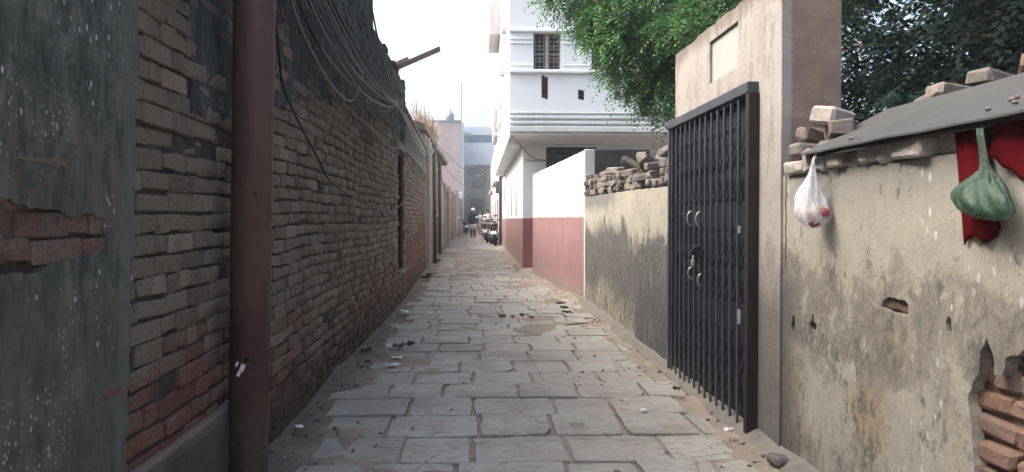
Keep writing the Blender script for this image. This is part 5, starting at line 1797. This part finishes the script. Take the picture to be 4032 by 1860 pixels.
def make_person(label, loc, rz, H=1.74, stride=.22, arm=.12, top='navy', kurta='paleblue', trouser='charcoal', headwear=None, hair=True, sleeve=True, group=None):
    """faces +y; stride in metres between feet, arms swing opposite"""
    root = thing('person', label, 'person', group=group)
    s = H / 1.74
    V, E, RD = [], [], []
    def v(p, r_, prev=None):
        V.append(tuple(c * s for c in p))
        RD.append(r_ * s if not isinstance(r_, tuple) else tuple(q * s for q in r_))
        if prev is not None:
            E.append((prev, len(V) - 1))
        return len(V) - 1
    pel = v((0, 0, .95), (.15, .11))
    wa = v((0, 0, 1.12), (.14, .10), pel)
    ch = v((0, 0, 1.32), (.165, .11), wa)
    nk0 = v((0, .0, 1.46), (.07, .06), ch)
    nk = v((0, .012, 1.52), .052, nk0)
    h1_ = v((0, .022, 1.59), (.070, .078), nk)
    h2_ = v((0, .018, 1.67), (.076, .090), h1_)
    v((0, .01, 1.725), (.050, .060), h2_)
    nz = v((0, .112, 1.615), .014, h1_)
    arms = []
    for sd in (-1, 1):
        sh_ = v((sd * .18, 0, 1.41), .060, ch)
        el = v((sd * .25, -.02 + sd * arm * .35, 1.14), .042, sh_)
        wr = v((sd * .255, .06 + sd * arm, .90), .029, el)
        pm = v((sd * .255, .085 + sd * arm, .83), (.024, .036), wr)
        for q in range(4):
            f1 = v((sd * .252, .055 + q * .018 + sd * arm, .765 - .006 * (q in (1, 2))), .0095, pm)
            v((sd * .245, .062 + q * .017 + sd * arm, .725 - .010 * (q in (1, 2))), .008, f1)
        t1_ = v((sd * .245, .125 + sd * arm, .81), .011, pm)
        v((sd * .240, .135 + sd * arm, .775), .009, t1_)
        arms.append((sh_, el, wr))
        kn = v((sd * .095, .03 - sd * stride * .25, .50), .062, None)
        hp = v((sd * .09, 0, .86), .088, pel)
        E.append((hp, kn))
        an = v((sd * .095, -.02 - sd * stride * .5, .085), .036, kn)
        v((sd * .105, .13 - sd * stride * .5, .03), (.036, .026), an)
    skin_body('body', V, E, RD, M['skin'], root)
    def ell(z_, rx, ry, cy=0, cx=0, n=18, wob=0):
        return [((cx + rx * (1 + wob * math.sin(5 * a)) * math.cos(a)) * s, (cy + ry * (1 + wob * math.sin(5 * a)) * math.sin(a)) * s, z_ * s) for a in np.linspace(0, 2 * math.pi, n + 1)[:-1]]
    obj('tunic', MB().rings([ell(1.40, .18, .12), ell(1.2, .175, .125), ell(.98, .195, .145), ell(.75, .215, .165, 0, 0, 18, .03), ell(.52, .235, .185, 0, 0, 18, .06)]), M[kurta], root, smooth=True)
    obj('jacket' if top != kurta else 'shirt', MB().rings([ell(1.50, .075, .070), ell(1.465, .155, .10), ell(1.40, .212, .130), ell(1.2, .20, .138), ell(1.0, .205, .15), ell(.84, .215, .16)]), M[top], root, smooth=True)
    for sd in (-1, 1):
        obj('sleeve', MB().tube([(sd * .17 * s, 0, 1.425 * s), (sd * .215 * s, -.0, 1.33 * s), (sd * .252 * s, (-.02 + sd * arm * .35) * s, 1.14 * s), (sd * .256 * s, (.055 + sd * arm) * s, .915 * s)], [.078 * s, .070 * s, .058 * s, .045 * s], 10), M[top], root, smooth=True)
        obj('trouser_leg', MB().tube([(sd * .09 * s, 0, .80 * s), (sd * .095 * s, (.03 - sd * stride * .25) * s, .50 * s), (sd * .096 * s, (-.015 - sd * stride * .5) * s, .10 * s)], [.105 * s, .083 * s, .062 * s], 10), M[trouser], root, smooth=True)
        obj('shoe', MB().rings([[((sd * .10 + w_ * math.cos(a)) * s, (yy - sd * stride * .5) * s, (.035 + h_ * math.sin(a)) * s) for a in np.linspace(0, 2 * math.pi, 11)[:-1]] for yy, w_, h_ in ((-.085, .030, .030), (-.05, .042, .038), (.06, .050, .034), (.15, .042, .026), (.19, .018, .014))]), M['sandal'], root, smooth=True)
    if hair:
        obj('hair', MB().ball((0, -.004 * s, 1.682 * s), (.090 * s, .105 * s, .085 * s), 14, 9), M['hair'], root, smooth=True)
    if headwear:
        obj('cap', MB().rings([ell(1.632, .100, .116, -.004), ell(1.70, .104, .118, -.004), ell(1.755, .090, .100, -.004), ell(1.785, .045, .05, -.004)]), M[headwear], root, smooth=True)
    for sd in (-1, 1):
        obj('eye', MB().ball((sd * .032 * s, .099 * s, 1.632 * s), (.012 * s, .008 * s, .007 * s), 8, 5), M['hair'], root)
        obj('ear', MB().ball((sd * .083 * s, .01 * s, 1.62 * s), (.012 * s, .022 * s, .032 * s), 8, 6), M['skin'], root, smooth=True)
    obj('mouth', MB().box((-.025 * s, .094 * s, 1.562 * s), (.025 * s, .101 * s, 1.571 * s)), M['gate_red'], root)
    root.location = loc
    root.rotation_euler = (0, 0, rz)
    return root
make_person('man in dark jacket, pale blue tunic and white cap walking away down the alley', (-.38, 47.5, .0), 0, 1.80, .30, .14, 'navy', 'paleblue', 'charcoal', 'white_cloth')
make_person('distant person in beige clothes facing this way left of the motorbikes', (.10, 58, .0), math.pi * .95, 1.70, .10, .05, 'beige', 'beige', 'beige')
make_person('person in white shirt standing behind the row of parked motorbikes', (.52, 46.4, .0), math.pi * 1.1, 1.72, .08, .04, 'white_cloth', 'white_cloth', 'charcoal')

# ------------------------------------------------------------------ litter
def scrap(name, pts, z, th, mat, label, cat, curl=.02, seed=0, group=None):
    """crumpled thin scrap: a little folded surface with real thickness"""
    rr_ = random.Random(seed)
    n = 7
    cx = sum(p[0] for p in pts) / len(pts)
    cy = sum(p[1] for p in pts) / len(pts)
    mb = MB()
    rgs = []
    for f in (.05, .4, .75, 1.0):
        rgs.append([(cx + (p[0] - cx) * f + rr_.uniform(-.004, .004), cy + (p[1] - cy) * f + rr_.uniform(-.004, .004), z + rr_.uniform(0, curl)) for p in pts])
    low = [[(p[0], p[1], p[2] - th) for p in rg_] for rg_ in reversed(rgs)]
    mb.rings(rgs + low)
    return tag(obj(name, mb, M[mat]), label, cat, group)

def blob_pts(cx, cy, rx, ry, n, seed):
    rr_ = random.Random(seed)
    return [(cx + rx * math.cos(a) * rr_.uniform(.65, 1.1), cy + ry * math.sin(a) * rr_.uniform(.65, 1.1)) for a in np.linspace(0, 2 * math.pi, n + 1)[:-1]]
scrap('paper_scrap', blob_pts(-.93, 9.62, .075, .11, 9, 1), .035, .003, 'paper', 'crumpled white paper on the ground farthest along the left wall', 'litter', .035, 1)
scrap('polythene_scrap', blob_pts(-.735, 7.05, .07, .07, 9, 2), .028, .003, 'poly_black', 'black torn polythene scrap lying near the left wall', 'litter', .04, 2)
scrap('polythene_scrap', blob_pts(-.815, 7.06, .045, .05, 8, 3), .030, .003, 'poly_teal', 'pale teal polythene scrap stuck to the black one', 'litter', .03, 3)
scrap('polythene_scrap', blob_pts(-.63, 7.12, .045, .05, 8, 13), .030, .003, 'dead_leaf', 'dark brown curled wrapper right of the black polythene scrap', 'litter', .05, 13)
scrap('paper_scrap', blob_pts(-.69, 6.55, .055, .026, 8, 4), .024, .002, 'paper', 'narrow white paper strip between the black polythene and the nearest paper', 'litter', .012, 4)
scrap('paper_scrap', blob_pts(-.69, 6.17, .065, .040, 9, 5), .026, .003, 'paper', 'white torn paper nearest on the left paving', 'litter', .025, 5)
scrap('wrapper', blob_pts(-.985, 6.74, .06, .04, 8, 6), .055, .003, 'poly_black', 'small black wrapper close to the foot of the left brick wall', 'litter', .02, 6)
scrap('wrapper', blob_pts(-.90, 6.24, .035, .025, 7, 7), .045, .003, 'poly_black', 'tiny black wrapper left of the nearest white paper', 'litter', .015, 7)
scrap('paper_scrap', blob_pts(-.99, 4.28, .035, .025, 7, 8), .05, .003, 'paper', 'small dirty paper beside the foot of the rusty pole', 'litter', .015, 8)
for k, (x_, y_) in enumerate(((1.10, 10.4), (1.09, 9.85), (1.07, 9.35))):
    scrap('dead_leaf', blob_pts(x_, y_, .07, .045, 8, 20 + k), .05, .004, 'dead_leaf', ('dark dead leaf on the right paving, farthest of three', 'dark dead leaf on the right paving, middle of three', 'dark dead leaf on the right paving, nearest of three')[k], 'leaf', .03, 20 + k)
tag(obj('twig', MB().tube([(.93, 8.40, .035), (1.02, 8.34, .05), (1.20, 8.36, .06)], [.006, .009, .004], 6), M['twig']), 'dry brown twig lying on the right paving before the stained wall', 'twig')
scrap('dead_leaf', blob_pts(1.31, 5.08, .035, .03, 7, 24), .06, .004, 'dead_leaf', 'black leaf scrap at the foot of the metal gate', 'leaf', .02, 24)
scrap('paper_scrap', blob_pts(1.0, 4.66, .03, .02, 7, 25), .030, .002, 'paper', 'tiny white scrap on the paving before the gate', 'litter', .01, 25)
scrap('paper_scrap', blob_pts(1.335, 4.06, .035, .022, 7, 26), .065, .002, 'paper', 'pale crumpled scrap below the end of the metal gate', 'litter', .02, 26)
for k, (x_, y_) in enumerate(((-1.03, 15.0), (-1.0, 15.7), (-1.10, 21.0))):
    scrap('rubbish_heap', blob_pts(x_, y_, .10, .12, 9, 30 + k), .05, .01, 'dead_leaf', ('dark rubbish heap at the left wall base, nearest of three', 'dark rubbish heap at the left wall base, middle of three', 'dark rubbish heap at the left wall base, farthest of three')[k], 'litter', .05, 30 + k)
for k, (x_, y_) in enumerate(((.40, 9.25), (.62, 9.15), (.52, 9.4), (.28, 9.3))):
    tag(obj('brickbat', MB().obox(loc_rot_scale((x_, y_, .03), (.2 * k, .1, k)), (.05 + .012 * k, .045, .025)), M['loose'], bevel=.008), 'broken brick chip in the worn patch of the mid alley paving', 'brick', 'brick chips on the paving')
tag(obj('kerb_stone', MB().obox(loc_rot_scale((1.46, 3.62, .035), (.1, .25, .3)), (.16, .10, .05)), M['loose'], bevel=.015), 'flat broken stone leaning at the foot of the near right wall', 'stone')
pebs = []
PB = [block_mesh('pebble', (.02, .018, .010), .004, .003, M['loose'], 200 + k) for k in range(5)]
for k in range(700):
    y_ = 2.3 + 16 * R.random() ** 1.6
    side = R.random()
    x_ = (WL + .04 + abs(R.gauss(0, .22))) if side < .45 else ((right_x(y_) - .06 - abs(R.gauss(0, .22))) if side < .85 else R.uniform(-.8, 1.2))
    zz = float(ground_height(np.array(x_), np.array(y_)))
    pebs.append((R.choice(PB), loc_rot_scale((x_, y_, max(zz, .004 if abs(x_ - .2) < .85 else -1) + .003), (R.random(), R.random(), R.random() * 6), (R.uniform(.4, 1.5),) * 3)))
gr = merged('gravel', pebs, M['loose'])
tag(gr, 'small stones and crumbs scattered along the edges of the paving', 'gravel')

# ------------------------------------------------------------------ haze
hz = obj('haze', MB().box((-44, -19, -1.4), (44, 119, 16.5)), M['paper'], kind='stuff')
hm = bpy.data.materials.new('haze_air')
hm.use_nodes = True
nt = hm.node_tree
for n in list(nt.nodes):
    nt.nodes.remove(n)
ho = nt.nodes.new('ShaderNodeOutputMaterial')
pv = nt.nodes.new('ShaderNodeVolumePrincipled')
pv.inputs['Color'].default_value = (.80, .91, 1.0, 1)
pv.inputs['Density'].default_value = .0015
nt.links.new(pv.outputs[0], ho.inputs['Volume'])
hz.data.materials.clear()
hz.data.materials.append(hm)
